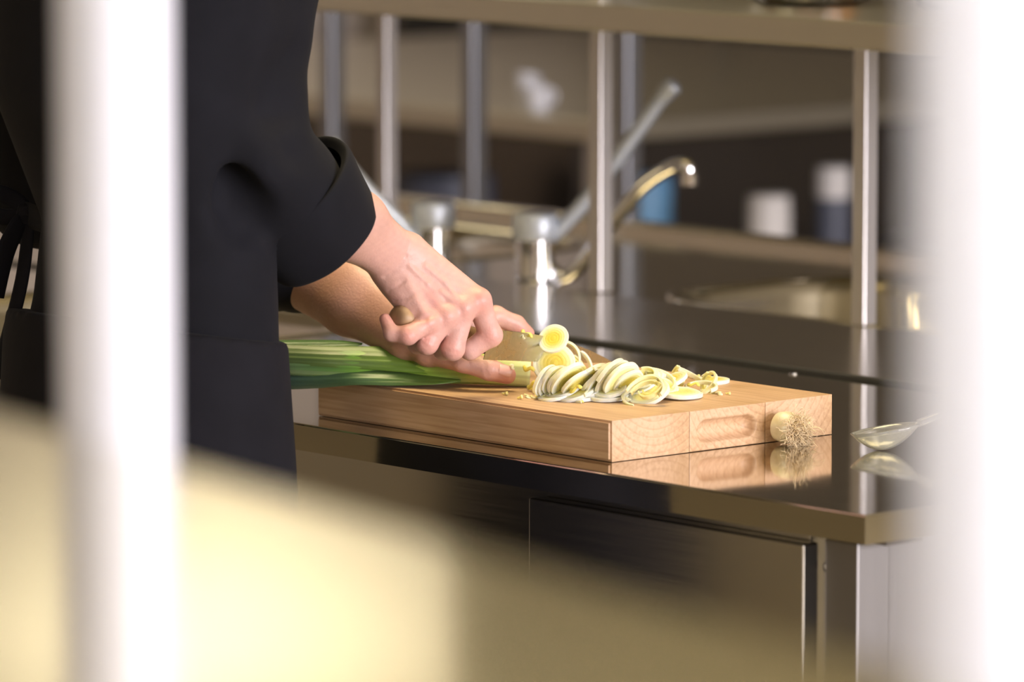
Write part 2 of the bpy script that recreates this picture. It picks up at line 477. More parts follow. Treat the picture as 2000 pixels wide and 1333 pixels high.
ceiling_panel(-4.95, 3.05, 1.1, 1.0, 3.6, WARM2, 'unseen square warm panel added for the near shelf to reflect')  # added panel, gives the near shelf its cream reflection
ceiling_panel(-6.2, 4.2, 1.3, 1.2, 1.1, WARM2, 'unseen dim warm panel added in the far corner for shelf reflection and wall')  # added panel, lifts the upper shelf reflection and the left wall
ceiling_panel(2.9, -3.1, 1.2, 0.6, 20, COOL, 'unseen cool white panel added to brighten the white posts')  # added panel, lights the white posts from the viewer's side

# ================================================================== THE ISLAND (front worktop, sink ledge, cabinet)
ZC = 0.90
def rrect(x0, y0, x1, y1, r, n=6):
    out = []
    for cx, cy, a0 in ((x1 - r, y1 - r, 0), (x0 + r, y1 - r, 90), (x0 + r, y0 + r, 180), (x1 - r, y0 + r, 270)):
        for k in range(n + 1):
            a = math.radians(a0 + 90 * k / n); out.append((cx + r * math.cos(a), cy + r * math.sin(a)))
    return out
def plate_with_holes(name, lo, hi, zt, zb, holes, matl, parent, bev=0.0025):
    bm = bmesh.new()
    loops = [[(lo[0], lo[1]), (hi[0], lo[1]), (hi[0], hi[1]), (lo[0], hi[1])]] + [rrect(*h) for h in holes]
    edges = []; top = []
    for lp in loops:
        vs = [bm.verts.new((x, y, zt)) for x, y in lp]; top.append(vs)
        edges += [bm.edges.new((vs[i], vs[(i + 1) % len(vs)])) for i in range(len(vs))]
    bmesh.ops.triangle_fill(bm, edges=edges, use_beauty=True)
    bmesh.ops.dissolve_limit(bm, angle_limit=0.01, verts=[], edges=[])
    for vs in top:
        lo_v = [bm.verts.new((v.co.x, v.co.y, zb)) for v in vs]
        for i in range(len(vs)):
            j = (i + 1) % len(vs)
            bm.faces.new((vs[i], vs[j], lo_v[j], lo_v[i]))
    if bev:
        outer = top[0]
        eds = [bm.edges.get((outer[i], outer[(i + 1) % 4])) for i in range(4)]
        bmesh.ops.bevel(bm, geom=[e for e in eds if e], offset=bev, segments=3, affect='EDGES')
    return link(name, from_bm(name, bm), matl, parent)
def sink_bowl(name, h, z, depth, parent, matl):
    x0, y0, x1, y1, r = h
    rings = []
    for off, dz, rr in ((-0.012, 0.0005, r + 0.012), (-0.012, 0.003, r + 0.012), (-0.004, 0.003, r + 0.004), (0.002, -0.003, r), (0.010, -0.02, r), (0.022, -depth + 0.03, r), (0.045, -depth + 0.005, r), (0.09, -depth, r * 0.7)):
        rings.append([(x, y, z + dz) for x, y in rrect(x0 + off, y0 + off, x1 - off, y1 - off, rr)])
    n = len(rings[0]); verts = [v for rg in rings for v in rg]; faces = []
    for k in range(len(rings) - 1):
        for i in range(n):
            j = (i + 1) % n; faces.append((k * n + i, k * n + j, (k + 1) * n + j, (k + 1) * n + i))
    faces.append(tuple((len(rings) - 1) * n + i for i in range(n)))
    me = bpy.data.meshes.new(name); me.from_pydata(verts, [], faces); me.update()
    o = link(name, me, matl, parent, smooth=True)
    cx, cy = (x0 + x1) / 2, (y0 + y1) / 2
    lathe('drain', [(0.0, 0.002), (0.028, 0.002), (0.038, 0.004), (0.042, 0.001)], M['chrome'], o, (cx, cy, z - depth + 0.001), 24)
    return o

wt = empty('steel_worktop', (-1.1, 0.35, ZC), 'polished steel island worktop under the wooden cutting board', 'worktop')
HF = (-2.05, 0.20, -1.47, 0.645, 0.13)
plate_with_holes('top_sheet', (-2.6, 0.0), (0.0, 0.708), ZC, ZC - 0.029, [HF], M['steel_top'], wt, 0.0018)
sink_bowl('sink_bowl', HF, ZC, 0.17, wt, M['steel_sink'])
box('edge_return', (-2.6, 0.004, ZC - 0.029), (-0.004, 0.03, ZC - 0.0275), M['steel_top'], wt)
for (x, y) in ((-0.805, 0.688), (-1.55, 0.688)):
    lathe('screw', [(0.0055, 0), (0.005, 0.0018), (0.003, 0.0022), (0.0, 0.0022)], M['chrome'], wt, (x, y, ZC), 16)

su = empty('sink_table', (-1.6, 1.3, ZC), 'long steel sink table with recessed deck behind the worktop', 'sink table')
box('front_ledge', (-3.3, 0.7185, ZC - 0.03), (-0.30, 1.082, ZC), M['steel_ledge'], su, 0.0008)
box('joint_shade_bead', (-3.3, 0.7085, ZC - 0.028), (-0.30, 0.7182, ZC + 0.0045), M['black'], su, 0.0015)  # black bead: shade of the gap between the tables put in as colour
HS = (-1.60, 1.17, -1.02, 1.58, 0.13)
HS2 = (-2.75, 1.17, -2.10, 1.58, 0.13)
plate_with_holes('sink_deck', (-3.3, 1.078), (-0.30, 1.74), ZC - 0.014, ZC - 0.03, [HS, HS2], M['steel_sink'], su, 0.0)
sink_bowl('sink_bowl', HS, ZC - 0.014, 0.18, su, M['steel_sink'])
sink_bowl('sink_bowl', HS2, ZC - 0.014, 0.18, su, M['steel_sink'])
box('back_lip', (-3.3, 1.72, ZC - 0.03), (-0.30, 1.76, ZC + 0.002), M['steel_sink'], su, 0.004)
for x in (-3.2, -0.42):
    for y in (0.80, 1.66):
        box('leg', (x - 0.02, y - 0.02, 0.0), (x + 0.02, y + 0.02, ZC - 0.03), M['steel_post'], su)
box('lower_shelf', (-3.25, 0.78, 0.25), (-0.36, 1.70, 0.28), M['steel_shelf'], su)

cb = empty('base_cabinet', (-0.8, 0.35, 0), 'steel base cabinet with a plain door under the worktop', 'cabinet')
box('carcass', (-1.02, 0.05, 0.12), (-0.125, 0.69, 0.862), M['steel_door'], cb, 0.002)
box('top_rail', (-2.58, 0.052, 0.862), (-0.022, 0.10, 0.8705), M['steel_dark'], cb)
door = box('door', (-0.519, 0.028, 0.16), (-0.113, 0.049, 0.855), M['steel_door'], cb, 0.002)
tag(door, 'flat brushed steel door panel')
box('leg', (-0.095, 0.040, 0.0), (-0.050, 0.085, 0.862), M['steel_leg_dimmed'], cb, 0.002)
box('leg', (-0.095, 0.640, 0.0), (-0.050, 0.685, 0.862), M['steel_leg_dimmed'], cb, 0.002)
box('side_panel', (-0.118, 0.095, 0.10), (-0.100, 0.68, 0.862), M['steel_leg_dimmed'], cb, 0.001)
box('leg', (-2.5, 0.06, 0.0), (-2.455, 0.105, 0.862), M['steel_post'], cb)
lathe('bolt', [(0.007, 0), (0.007, 0.003), (0.004, 0.006), (0.0, 0.0065)], M['chrome'], cb, (-0.107, 0.060, 0.83), 16, axis=(0.3, -0.9, 0.2))
box('lower_shelf', (-2.55, 0.06, 0.22), (-1.03, 0.68, 0.25), M['steel_shelf'], cb)
box('back_panel', (-2.55, 0.675, 0.25), (-1.03, 0.69, 0.862), M['steel_door'], cb)

# overshelf on square posts
ov = empty('overshelf', (-1.3, 1.1, ZC), 'steel overshelf on square posts above the sink table', 'shelf')
ZS = 1.2505
obm = bmesh.new()
box_bm((-3.4, 0.985, ZS), (-0.25, 1.55, ZS + 0.0345), 0.003, 2, obm)
link('shelf_tray', from_bm('shelf_tray', obm), M['steel_shelf'], ov)
hp = 0.0112
for (x, y) in ((-1.575, 1.087), (-1.09, 1.087), (-0.52, 1.087)):
    box('post', (x - hp, y - hp, ZC + 0.0005), (x + hp, y + hp, ZS), M['steel_post'], ov, 0.0018, 2)
for (x, y) in ((-2.50, 1.50), (-0.52, 1.50)):
    box('post', (x - hp, y - hp, ZC - 0.0135), (x + hp, y + hp, ZS), M['steel_post'], ov, 0.0018, 2)
box('post', (-1.575 - hp, 1.087 - hp, ZS + 0.0345), (-1.575 + hp, 1.087 + hp, ZS + 0.40), M['steel_post'], ov, 0.0018, 2)

# faucets with long elbow levers
def faucet(px, lever_pts, spout_pts, label, Y):
    b = P(px, 570, Y=Y); x, y = b[0], b[1]; z0 = ZC - 0.0135
    t = empty('lever_faucet', (x, y, z0), label, 'faucet', 'elbow lever faucets')
    lathe('body', [(0.034, 0.0), (0.034, 0.006), (0.026, 0.012), (0.0255, 0.055), (0.0255, 0.066)], M['chrome'], t, (x, y, z0), 40)
    zt = z0 + 0.066
    hd = lathe('head', [(0.029, 0.0), (0.0305, 0.004), (0.0305, 0.030), (0.028, 0.0345), (0.020, 0.036), (0.0, 0.036)], M['satin'], t, (x, y, zt), 40)
    lv = catmull(lever_pts(x, y, zt), 6); n = len(lv)
    rad = []
    for i in range(n):
        u = i / (n - 1)
        pad = max(0, (u - 0.8) / 0.2) ** 0.7; rad.append((0.0115 + 0.004 * pad, 0.0105 + 0.0045 * pad))
    rad[-1] = (0.009, 0.008)
    link('lever', tube_mesh('lever', [V(p) for p in lv], rad, 16), M['satin'], t, smooth=True)
    sp = catmull(spout_pts(x, y, z0), 8)
    s = link('spout', tube_mesh('spout', [V(p) for p in sp], [0.0105 - 0.001 * i / len(sp) for i in range(len(sp))], 20), M['chrome'], t, smooth=True)
    e = sp[-1]
    lathe('aerator', [(0.0112, -0.016), (0.0112, 0.0), (0.008, 0.001)], M['chrome'], s, (e[0], e[1], e[2]), 20)
    return t
def lev_r(x, y, z):
    q = P(1075, 462, Y=y + 0.015)
    return [(x + 0.01, y + 0.01, z + 0.018), q, P(1150, 385, Y=y + 0.05), P(1235, 270, Y=y + 0.09), P(1290, 195, Y=y + 0.115), P(1318, 160, Y=y + 0.125)]
def spt_r(x, y, z):
    return [(x + 0.005, y + 0.01, z + 0.035), P(1108, 540, Y=y + 0.03), P(1185, 450, Y=y + 0.055), P(1250, 370, Y=y + 0.075), P(1305, 330, Y=y + 0.09), P(1338, 323, Y=y + 0.10), P(1346, 338, Y=y + 0.103)]
def lev_l(x, y, z):
    return [(x - 0.01, y, z + 0.018), P(815, 468, Y=y - 0.02), P(770, 425, Y=y - 0.05), P(720, 375, Y=y - 0.08), P(665, 310, Y=y - 0.11), P(640, 280, Y=y - 0.12)]
def spt_l(x, y, z):
    return [(x - 0.005, y + 0.01, z + 0.035), (x - 0.05, y + 0.0, z + 0.05), (x - 0.12, y - 0.005, z + 0.065), (x - 0.18, y - 0.01, z + 0.065), (x - 0.195, y - 0.01, z + 0.055)]
faucet(1045, lev_r, spt_r, 'chrome faucet with grey lever rising to the right beside the middle post', 1.135)
faucet(846, lev_l, spt_l, 'chrome faucet with grey lever partly hidden by the cook\'s wrist', 1.135)

# ================================================================== CUTTING BOARD
ZB = ZC + 0.043
BX0, BX1 = -0.893, -0.42
bd = empty('cutting_board', ((BX0 + BX1) / 2, 0.21, ZC), 'thick wooden butcher block board on the steel worktop', 'cutting board')
def stave(y0, y1, recess=False):
    c = Vector(((BX0 + BX1) / 2, (y0 + y1) / 2, (ZC + ZB) / 2))
    if not recess:
        bm = box_bm((BX0, y0, ZC + 0.0006), (BX1, y1, ZB))
        # rounded outer corners of the block
        if y0 < 0.06 or y1 > 0.37:
            ed = [e for e in bm.edges if abs(e.verts[0].co.y - e.verts[1].co.y) < 1e-6 and
                  ((y1 > 0.37 and e.verts[0].co.y > y1 - 1e-5) or (y0 < 0.06 and e.verts[0].co.y < y0 + 1e-5))]
            bmesh.ops.bevel(bm, geom=ed, offset=0.0055 if y1 > 0.37 else 0.0025, segments=4, affect='EDGES')
    else:
        bm = bmesh.new(); ny, nz = 72, 30
        hz, hy = (ZB - ZC - 0.0006), (y1 - y0)
        yc, zc = (y0 + y1) / 2 - 0.001, (ZC + ZB) / 2 - 0.001
        grid = [[None] * (nz + 1) for _ in range(ny + 1)]
        for i in range(ny + 1):
            for j in range(nz + 1):
                y = y0 + hy * i / ny; z = ZC + 0.0006 + hz * j / nz
                u = max(abs(y - yc) - 0.030, 0.0); w = z - zc
                q = math.hypot(u, w) / 0.0115
                dep = 0.0
                if q < 1: dep = 0.012 * math.sqrt(1 - q * q)
                elif q < 1.15: dep = 0.0
                grid[i][j] = bm.verts.new((BX1 - dep, y, z))
        for i in range(ny):
            for j in range(nz):
                bm.faces.new((grid[i][j], grid[i + 1][j], grid[i + 1][j + 1], grid[i][j + 1]))
        b = [bm.verts.new((BX0, y, z)) for y, z in ((y0, ZC + 0.0006), (y1, ZC + 0.0006), (y1, ZB), (y0, ZB))]
        bm.faces.new(b)
        bm.faces.new([grid[i][0] for i in range(ny + 1)] + [b[1], b[0]])
        bm.faces.new([grid[i][nz] for i in range(ny + 1)] + [b[2], b[3]])
        bm.faces.new([grid[0][j] for j in range(nz + 1)] + [b[3], b[0]])
        bm.faces.new([grid[ny][j] for j in range(nz + 1)] + [b[2], b[1]])
    bmesh.ops.translate(bm, verts=bm.verts, vec=-c)
    me = from_bm('stave', bm)
    if recess:
        for p in me.polygons: p.use_smooth = len(p.vertices) == 4 and p.center.x > 0.2
    o = link('stave', me, M['wood'], bd, loc=c - bd.location)
    return o
stave(0.052, 0.1625); stave(0.1630, 0.2715, True); stave(0.2720, 0.375)

# ================================================================== LEEK
LK = empty('leek', P(900, 735, z=0.96), 'whole green leek lying on the board under the cook\'s left hand', 'leek')
c0 = P(1036, 727, d=5.838); c1 = P(960, 722, d=5.839); c2 = P(860, 719, z=0.9615); c3 = P(760, 712, z=0.964)
c4 = P(680, 710, z=0.966); c5 = P(610, 708, z=0.967); c6 = P(555, 708, z=0.966); c7 = P(500, 708, z=0.962)
path = catmull([c0, c1, c2, c3, c4, c5, c6, c7], 10)
nL = len(path)
def lerp_tab(x, tab):
    xs = [a for a, _ in tab]; return np.array([np.interp(x, xs, [b[i] for _, b in tab]) for i in range(len(tab[0][1]))])
def hash01(i, j): return (math.sin(i * 127.1 + j * 311.7) * 43758.5453) % 1.0
def leek_shaft():
    n = 64; verts = []; cols = []; faces = []
    prev = None
    for k, p in enumerate(path):
        t = k / (nL - 1)
        a = path[max(k - 1, 0)]; b = path[min(k + 1, nL - 1)]
        tg = (b - a) / np.linalg.norm(b - a)
        s = np.cross(tg, [0, 0, 1.0]); s /= np.linalg.norm(s); w = np.cross(s, tg)
        rw = np.interp(t, [0, 0.25, 0.5, 0.75, 1], [0.0165, 0.0165, 0.016, 0.013, 0.010])
        rh = np.interp(t, [0, 0.25, 0.5, 0.75, 1], [0.0165, 0.0165, 0.0165, 0.0150, 0.012])
        for i in range(n):
            an = 2 * math.pi * i / n
            rib = 1 + 0.012 * math.sin(an * 16) * min(1, 0.3 + t * 2)
            verts.append(p + s * math.cos(an) * rw * rib + w * math.sin(an) * rh * rib)
            # real pigment of the vegetable: pale shaft, fresh green, then blue-green leaf
            c = lerp_tab(t, [(0.0, (0.66, 0.72, 0.38)), (0.12, (0.58, 0.68, 0.25)), (0.30, (0.34, 0.52, 0.08)), (0.45, (0.20, 0.40, 0.03)),
                             (0.62, (0.10, 0.22, 0.05)), (0.80, (0.13, 0.22, 0.09)), (1.0, (0.13, 0.21, 0.10))])
            st = hash01(i // 2, 3); c = c * (0.80 + 0.34 * st)
            if hash01(i, 9) > 0.8: c = c * 0.75 + np.array([0.62, 0.68, 0.40]) * 0.25 * (1 - 0.6 * t)
            cols.append(c)
    for k in range(nL - 1):
        for i in range(n):
            j = (i + 1) % n; faces.append((k * n + i, k * n + j, (k + 1) * n + j, (k + 1) * n + i))
    faces.append(tuple(range(n - 1, -1, -1))); faces.append(tuple((nL - 1) * n + i for i in range(n)))
    me = bpy.data.meshes.new('shaft'); me.from_pydata([tuple(v) for v in verts], [], faces); me.update()
    bm = bmesh.new(); bm.from_mesh(me); bmesh.ops.recalc_face_normals(bm, faces=bm.faces); bm.to_mesh(me); bm.free()
    set_tint(me, np.array(cols))
    return link('shaft', me, M['leek'], LK, smooth=True)
leek_shaft()
def leaf(name, top, bot, bulge, colA, colB, label=None, dro=0.0):
    """a folded leaf blade between an upper and a lower edge line, bulging towards the viewer side (-Y)"""
    T = catmull(top, 10); Bm = catmull(bot, 10); n = len(T); m = 14
    verts = []; cols = []; faces = []
    th = 0.0012
    for side in (0, 1):
        for k in range(n):
            for i in range(m + 1):
                u = i / m; t = k / (n - 1)
                p = T[k] * (1 - u) + Bm[k] * u
                off = bulge * math.sin(math.pi * u) * (0.35 + 0.65 * min(1, t * 2.5)) + 0.0007 * math.sin(u * 60)
                p = p + np.array([0.66, -0.75, 0.05]) * (off - side * th)
                verts.append(tuple(p))
                c = np.array(colA) * (1 - t) + np.array(colB) * t
                c = c * (0.82 + 0.3 * hash01(i, 5)) * (0.95 + 0.1 * hash01(k // 3, i))
                cols.append(c)
    q = n * (m + 1)
    for side in (0, 1):
        for k in range(n - 1):
            for i in range(m):
                a = side * q + k * (m + 1) + i
                f = (a, a + 1, a + m + 2, a + m + 1)
                faces.append(f if side else f[::-1])
    for k in range(n - 1):
        for i in (0, m):
            a = k * (m + 1) + i; b = a + m + 1
            faces.append((a, b, b + q, a + q))
    me = bpy.data.meshes.new(name); me.from_pydata(verts, [], faces); me.update()
    bm = bmesh.new(); bm.from_mesh(me); bmesh.ops.recalc_face_normals(bm, faces=bm.faces); bm.to_mesh(me); bm.free()
    set_tint(me, np.array(cols))
    return tag(link(name, me, M['leek'], LK, smooth=True), label)
def row(pts, off):
    return [P(x, y, z=z) + off for x, y, z in pts]
nearv = np.array([0.66, -0.75, 0.0]) * 0.012
leaf('leaf', row([(905, 738, .951), (850, 722, .957), (780, 712, .962), (700, 711, .963), (630, 708, .964), (560, 705, .964), (500, 704, .963)], nearv * 1.7),
     row([(905, 742, .949), (850, 747, .948), (780, 749, .9455), (700, 748, .945), (630, 754, .939), (560, 757, .935), (500, 759, .931)], nearv * 1.7), 0.008,
     (0.12, 0.22, 0.03), (0.034, 0.062, 0.078), 'blue-green outer leaf')
leaf('leaf', row([(930, 708, .967), (870, 688, .978), (800, 676, .983), (720, 675, .984), (640, 674, .985), (560, 671, .986), (500, 670, .986)], nearv * 0.8),
     row([(930, 716, .963), (870, 728, .956), (800, 724, .958), (720, 718, .961), (640, 713, .964), (560, 709, .965), (500, 707, .965)], nearv * 1.5), 0.006,
     (0.17, 0.32, 0.02), (0.085, 0.115, 0.060), 'mid green upper leaf')
leaf('leaf', row([(705, 673, .985), (660, 668, .988), (620, 667, .989), (580, 667, .989), (520, 668, .989)], -nearv),
     row([(705, 676, .984), (660, 685, .980), (620, 690, .978), (580, 690, .978), (520, 690, .978)], -nearv * 0.5), 0.003,
     (0.05, 0.13, 0.025), (0.045, 0.12, 0.03), 'dark green leaf behind')

# ================================================================== KNIFE
DH = 5.75
hs = P(958, 645, d=DH); hb = P(944, 703, d=DH + 0.004); tip = P(1197, 713, d=5.935)
butt = P(772, 618, d=5.658)
KN = empty('chef_knife', (hs + hb) / 2, 'chef\'s knife with wooden handle, leek slices stuck on its steel blade', 'knife')
ku = (tip - hb); ku /= np.linalg.norm(ku)
kv = (hs - hb); kv -= ku * (kv @ ku); kh = np.linalg.norm(kv); kv /= kh
kn = np.cross(ku, kv); kn /= np.linalg.norm(kn)
if kn @ FW > 0: kn = -kn
def blade():
    LB = float(np.linalg.norm(tip - hb)); n = 40; verts = []; faces = []
    sp0 = (hs - hb) @ ku
    for side in (0, 1):
        for k in range(n + 1):
            t = k / n
            e = hb + ku * (LB * t) + kv * (0.0 + 0.002 * t ** 3)
            hgt = kh * (1 - t ** 2.6) * (1 - 0.12 * t) + 0.0006
            s = hb + ku * (sp0 * (1 - t) + LB * t) + kv * (0.002 * t ** 3 + hgt)
            for j in range(5):
                u = j / 4
                p = e * (1 - u) + s * u
                thick = (0.00015 + 0.0010 * min(1, u * 1.3)) * (1 - 0.6 * t)
                p = p + kn * thick * (1 if side == 0 else -1)
                verts.append(tuple(p))
    q = (n + 1) * 5
    for side in (0, 1):
        for k in range(n):
            for j in range(4):
                a = side * q + k * 5 + j; f = (a, a + 1, a + 6, a + 5); faces.append(f if side else f[::-1])
    for k in range(n):
        for j in (0, 4):
            a = k * 5 + j; faces.append((a, a + 5, a + 5 + q, a + q))
    for k in (0, n):
        for j in range(4):
            a = k * 5 + j; faces.append((a, a + 1, a + 1 + q, a + q))
    me = bpy.data.meshes.new('blade'); me.from_pydata(verts, [], faces); me.update()
    bm = bmesh.new(); bm.from_mesh(me); bmesh.ops.recalc_face_normals(bm, faces=bm.faces); bm.to_mesh(me); bm.free()
    bs = mat('blade_steel', (0.62, 0.60, 0.54), 0.2, 1.0)
    N, L, B = nodes(bs)
    tc = N.new('ShaderNodeTexCoord'); nz = N.new('ShaderNodeTexNoise'); nz.inputs['Scale'].default_value = 55; nz.inputs['Detail'].default_value = 6; nz.inputs['Distortion'].default_value = 1.5
    L.new(tc.outputs['Object'], nz.inputs['Vector'])
    r = ramp(N, [(0.35, (0.26, 0.26, 0.26)), (0.70, (0.38, 0.38, 0.38))]); L.new(nz.outputs['Fac'], r.inputs[0]); L.new(r.outputs[0], B.inputs['Roughness'])
    r2 = ramp(N, [(0.35, (0.50, 0.49, 0.42)), (0.70, (0.44, 0.43, 0.34))]); L.new(nz.outputs['Fac'], r2.inputs[0]); L.new(r2.outputs[0], B.inputs['Base Color'])
    link('blade', me, bs, KN)
blade()
hm = mat('handle_wood', (0.33, 0.2, 0.1), 0.5); noise_color(hm, (0.22, 0.13, 0.07), (0.42, 0.27, 0.14), 40, (1, 1, 0.2), 4)
h_end = hb * 0.35 + hs * 0.65 + ku * 0.002
hpts = [h_end * (1 - t) + butt * t for t in (0, 0.2, 0.45, 0.7, 0.88, 0.97, 1.0)]
link('handle', tube_mesh('handle', [V(p) for p in hpts], [(0.011, 0.009), (0.012, 0.010), (0.0125, 0.0105), (0.0125, 0.0110), (0.0150, 0.0130), (0.0145, 0.0125), (0.009, 0.008)], 24), hm, KN, smooth=True)

# ================================================================== PERSON
def build_person():
    per = empty('person', (-0.792, -0.258, 0.0), 'cook in black jacket and apron slicing a leek with both hands', 'person')
    # ---------------- skin : right hand and forearm (holds the knife), left hand and forearm (holds the leek)
    def q(x, y, d): return P(x, y, d=d)
    lo, hi = np.array([9., 9, 9]), np.array([-9., -9, -9])
    RH = {}
    RH['elb'] = q(540, 350, 5.575); RH['fore'] = q(690, 440, 5.635); RH['wr'] = q(772, 504, 5.678)
    D = DH
    fingers = {
        'index': [q(934, 588, D - 0.058), q(958, 655, D - 0.045), q(918, 684, D - 0.045), q(898, 680, D - 0.03)],
        'middle': [q(905, 602, D - 0.068), q(884, 681, D - 0.068), q(866, 684, D - 0.045), q(860, 665, D - 0.025)],
        'ring': [q(872, 618, D - 0.077), q(834, 671, D - 0.082), q(815, 673, D - 0.060), q(812, 652, D - 0.045)],
        'pinky': [q(838, 630, D - 0.086), q(797, 655, D - 0.104), q(765, 652, D - 0.100), q(752, 624, D - 0.090)],
    }
    rad = {'index': [0.0128, 0.0118, 0.0104, 0.0085], 'middle': [0.0128, 0.0118, 0.0105, 0.0085],
           'ring': [0.0122, 0.0110, 0.0098, 0.0080], 'pinky': [0.0112, 0.0095, 0.0084, 0.0062]}
    allp = [p for f in fingers.values() for p in f] + list(RH.values())
    lo = np.min(allp, 0) - 0.04; hi = np.max(allp, 0) + 0.04
    G = Field(lo, hi, 0.0014)
    wr = RH['wr']
    # forearm, oval towards the wrist
    ax_n = -FW
    side = np.cross((wr - RH['fore']) / np.linalg.norm(wr - RH['fore']), ax_n); side /= np.linalg.norm(side)
    for s in (-1, 1):
        G.cone(RH['elb'] + side * 0.012 * s, RH['fore'] + side * 0.011 * s, 0.030, 0.0255, 0.02)
        G.cone(RH['fore'] + side * 0.011 * s, wr + side * 0.009 * s, 0.0225, 0.0190, 0.016)
    def surf(x, y, fld):
        # first point of the hand met along the line of sight
        for t in np.arange(5.58, 5.80, 0.0007):
            p = P(x, y, d=t); i = np.round((p - fld.lo) / fld.h).astype(int)
            if (i >= 0).all() and (i < fld.n).all() and fld.f[tuple(i)] < 0: return p
        return P(x, y, d=5.68)
    # palm: metacarpals
    radw = wr + side * 0.012; ulnw = wr - side * 0.012
    wpt = {'index': 0.016, 'middle': 0.005, 'ring': -0.006, 'pinky': -0.015}
    up_sign = 1 if (side @ UP) > 0 else -1
    for n_, f in fingers.items():
        st = wr + side * up_sign * wpt[n_] + (f[0] - wr) * 0.08
        tgt = f[0] + FW * 0.006
        G.cone(st + FW * 0.003, tgt, 0.0155, 0.0128, 0.014)
    # palm depth on the far side (thenar and heel of the hand)
    mid = (fingers['middle'][0] + wr) / 2
    G.cone(wr + FW * 0.010, mid + FW * 0.014, 0.017, 0.016, 0.014)
    G.cone(q(782, 556, 5.682), q(812, 606, D - 0.078), 0.0185, 0.0150, 0.010)      # heel of the hand, little-finger side
    # fingers
    for n_, f in fingers.items():
        r = rad[n_]
        H = Field(np.min(f, 0) - 0.022, np.max(f, 0) + 0.022, G.h)
        H.lo = G.lo + np.round((H.lo - G.lo) / G.h).astype(int) * np.float32(G.h)
        H.ax = [H.lo[i] + G.h * np.arange(H.n[i], dtype=np.float32) for i in range(3)]
        for i in range(3):
            H.cone(f[i], f[i + 1], r[i], r[i + 1], 0.003)
        H.ell(f[1], np.eye(3), [r[1] * 1.03] * 3, 0.004)
        o = np.round((H.lo - G.lo) / G.h).astype(int)
        a = np.maximum(o, 0); b = np.minimum(o + H.n, G.n)
        sl = tuple(slice(int(a[i]), int(b[i])) for i in range(3)); sh = tuple(slice(int(a[i] - o[i]), int(b[i] - o[i])) for i in range(3))
        G.blend(sl, H.f[sh], 0.0022)
    # knuckles and tendons
    for n_, rr in (('index', 0.0135), ('middle', 0.0130), ('ring', 0.0118), ('pinky', 0.0108)):
        G.ell(fingers[n_][0] - FW * 0.0035, np.eye(3), [rr * 0.95] * 3, 0.008)
        a = fingers[n_][0] - FW * 0.0090; b_ = wr * 0.72 + fingers[n_][0] * 0.28 - FW * 0.0100
        G.cone(a, b_, 0.0030, 0.0018, 0.008)
    # thumb on the far side of the handle
    th = [q(815, 520, D - 0.055), q(868, 590, D - 0.022), q(912, 635, D - 0.004), q(940, 655, D + 0.006)]
    for i, (r1, r2) in enumerate(((0.017, 0.014), (0.013, 0.011), (0.011, 0.0085))):
        G.cone(th[i], th[i + 1], r1, r2, 0.006)
    # creases: wrist folds and the folds between the fingers
    G.crease([q(752, 540, 5.660), q(790, 520, 5.652)], 0.0022, 0.0014)
    G.crease([q(758, 556, 5.660), q(785, 545, 5.652)], 0.002, 0.0010)
    G.crease([q(800, 626, D - 0.098), q(830, 622, D - 0.100), q(848, 614, D - 0.098)], 0.003, 0.0022)
    for pts, r_, dep in [([(758, 568), (776, 560), (790, 548)], 0.0018, 0.0011), ([(770, 588), (790, 585), (806, 574)], 0.0022, 0.0012), ([(800, 478), (792, 500), (778, 520)], 0.002, 0.0009)]:
        G.crease([surf(x, y, G) for x, y in pts], r_, dep)
    for f in fingers.values():                    # skin folds over the finger joints
        ax_ = f[1] - f[0]; ax_ /= np.linalg.norm(ax_); sd_ = np.cross(ax_, -FW); sd_ /= np.linalg.norm(sd_)
        for o_ in (-0.003, 0.003):
            c_ = f[1] + ax_ * o_ - FW * 0.0115
            G.crease([c_ - sd_ * 0.006, c_ + sd_ * 0.006], 0.0010, 0.0006)
    for pts in ([(800, 520), (835, 555), (862, 590)], [(830, 520), (868, 552), (892, 585)], [(862, 572), (890, 592)]):   # veins
        p3 = [surf(x, y, G) for x, y in pts]
        for a_, b2 in zip(p3[:-1], p3[1:]): G.cone(a_ + FW * 0.0012, b2 + FW * 0.0012, 0.0018, 0.0018, 0.004)
    meR = G.mesh('right_arm'); relax(meR, 1, 0.4)

    # ---------------- left arm
    LW = q(800, 655, 5.855)
    Lel = q(560, 500, 5.99)
    lf = {
        'thumb': [q(838, 683, 5.835), q(905, 705, 5.805), q(955, 722, 5.797), q(990, 733, 5.800)],
        'index': [q(915, 640, 5.895), q(968, 618, 5.915), q(1008, 634, 5.925), q(1030, 652, 5.925)],
        'middle': [q(905, 645, 5.915), q(950, 640, 5.945), q(985, 665, 5.950), q(1000, 690, 5.945)],
        'ring': [q(890, 655, 5.930), q(930, 655, 5.965), q(960, 685, 5.965), q(970, 705, 5.955)],
        'pinky': [q(870, 665, 5.940), q(905, 672, 5.975), q(925, 695, 5.970), q(935, 712, 5.960)],
    }
    lr = {'thumb': [0.0165, 0.0125, 0.0115, 0.0098], 'index': [0.0122, 0.0112, 0.0098, 0.0080], 'middle': [0.0122, 0.0110, 0.0098, 0.008],
          'ring': [0.0118, 0.0105, 0.0095, 0.0078], 'pinky': [0.0105, 0.0092, 0.0082, 0.007]}
    allp = [p for f in lf.values() for p in f] + [LW, Lel]
    G2 = Field(np.min(allp, 0) - 0.045, np.max(allp, 0) + 0.045, 0.0016)
    fm = Lel * 0.45 + LW * 0.55
    sd = np.cross((LW - Lel) / np.linalg.norm(LW - Lel), -FW); sd /= np.linalg.norm(sd)
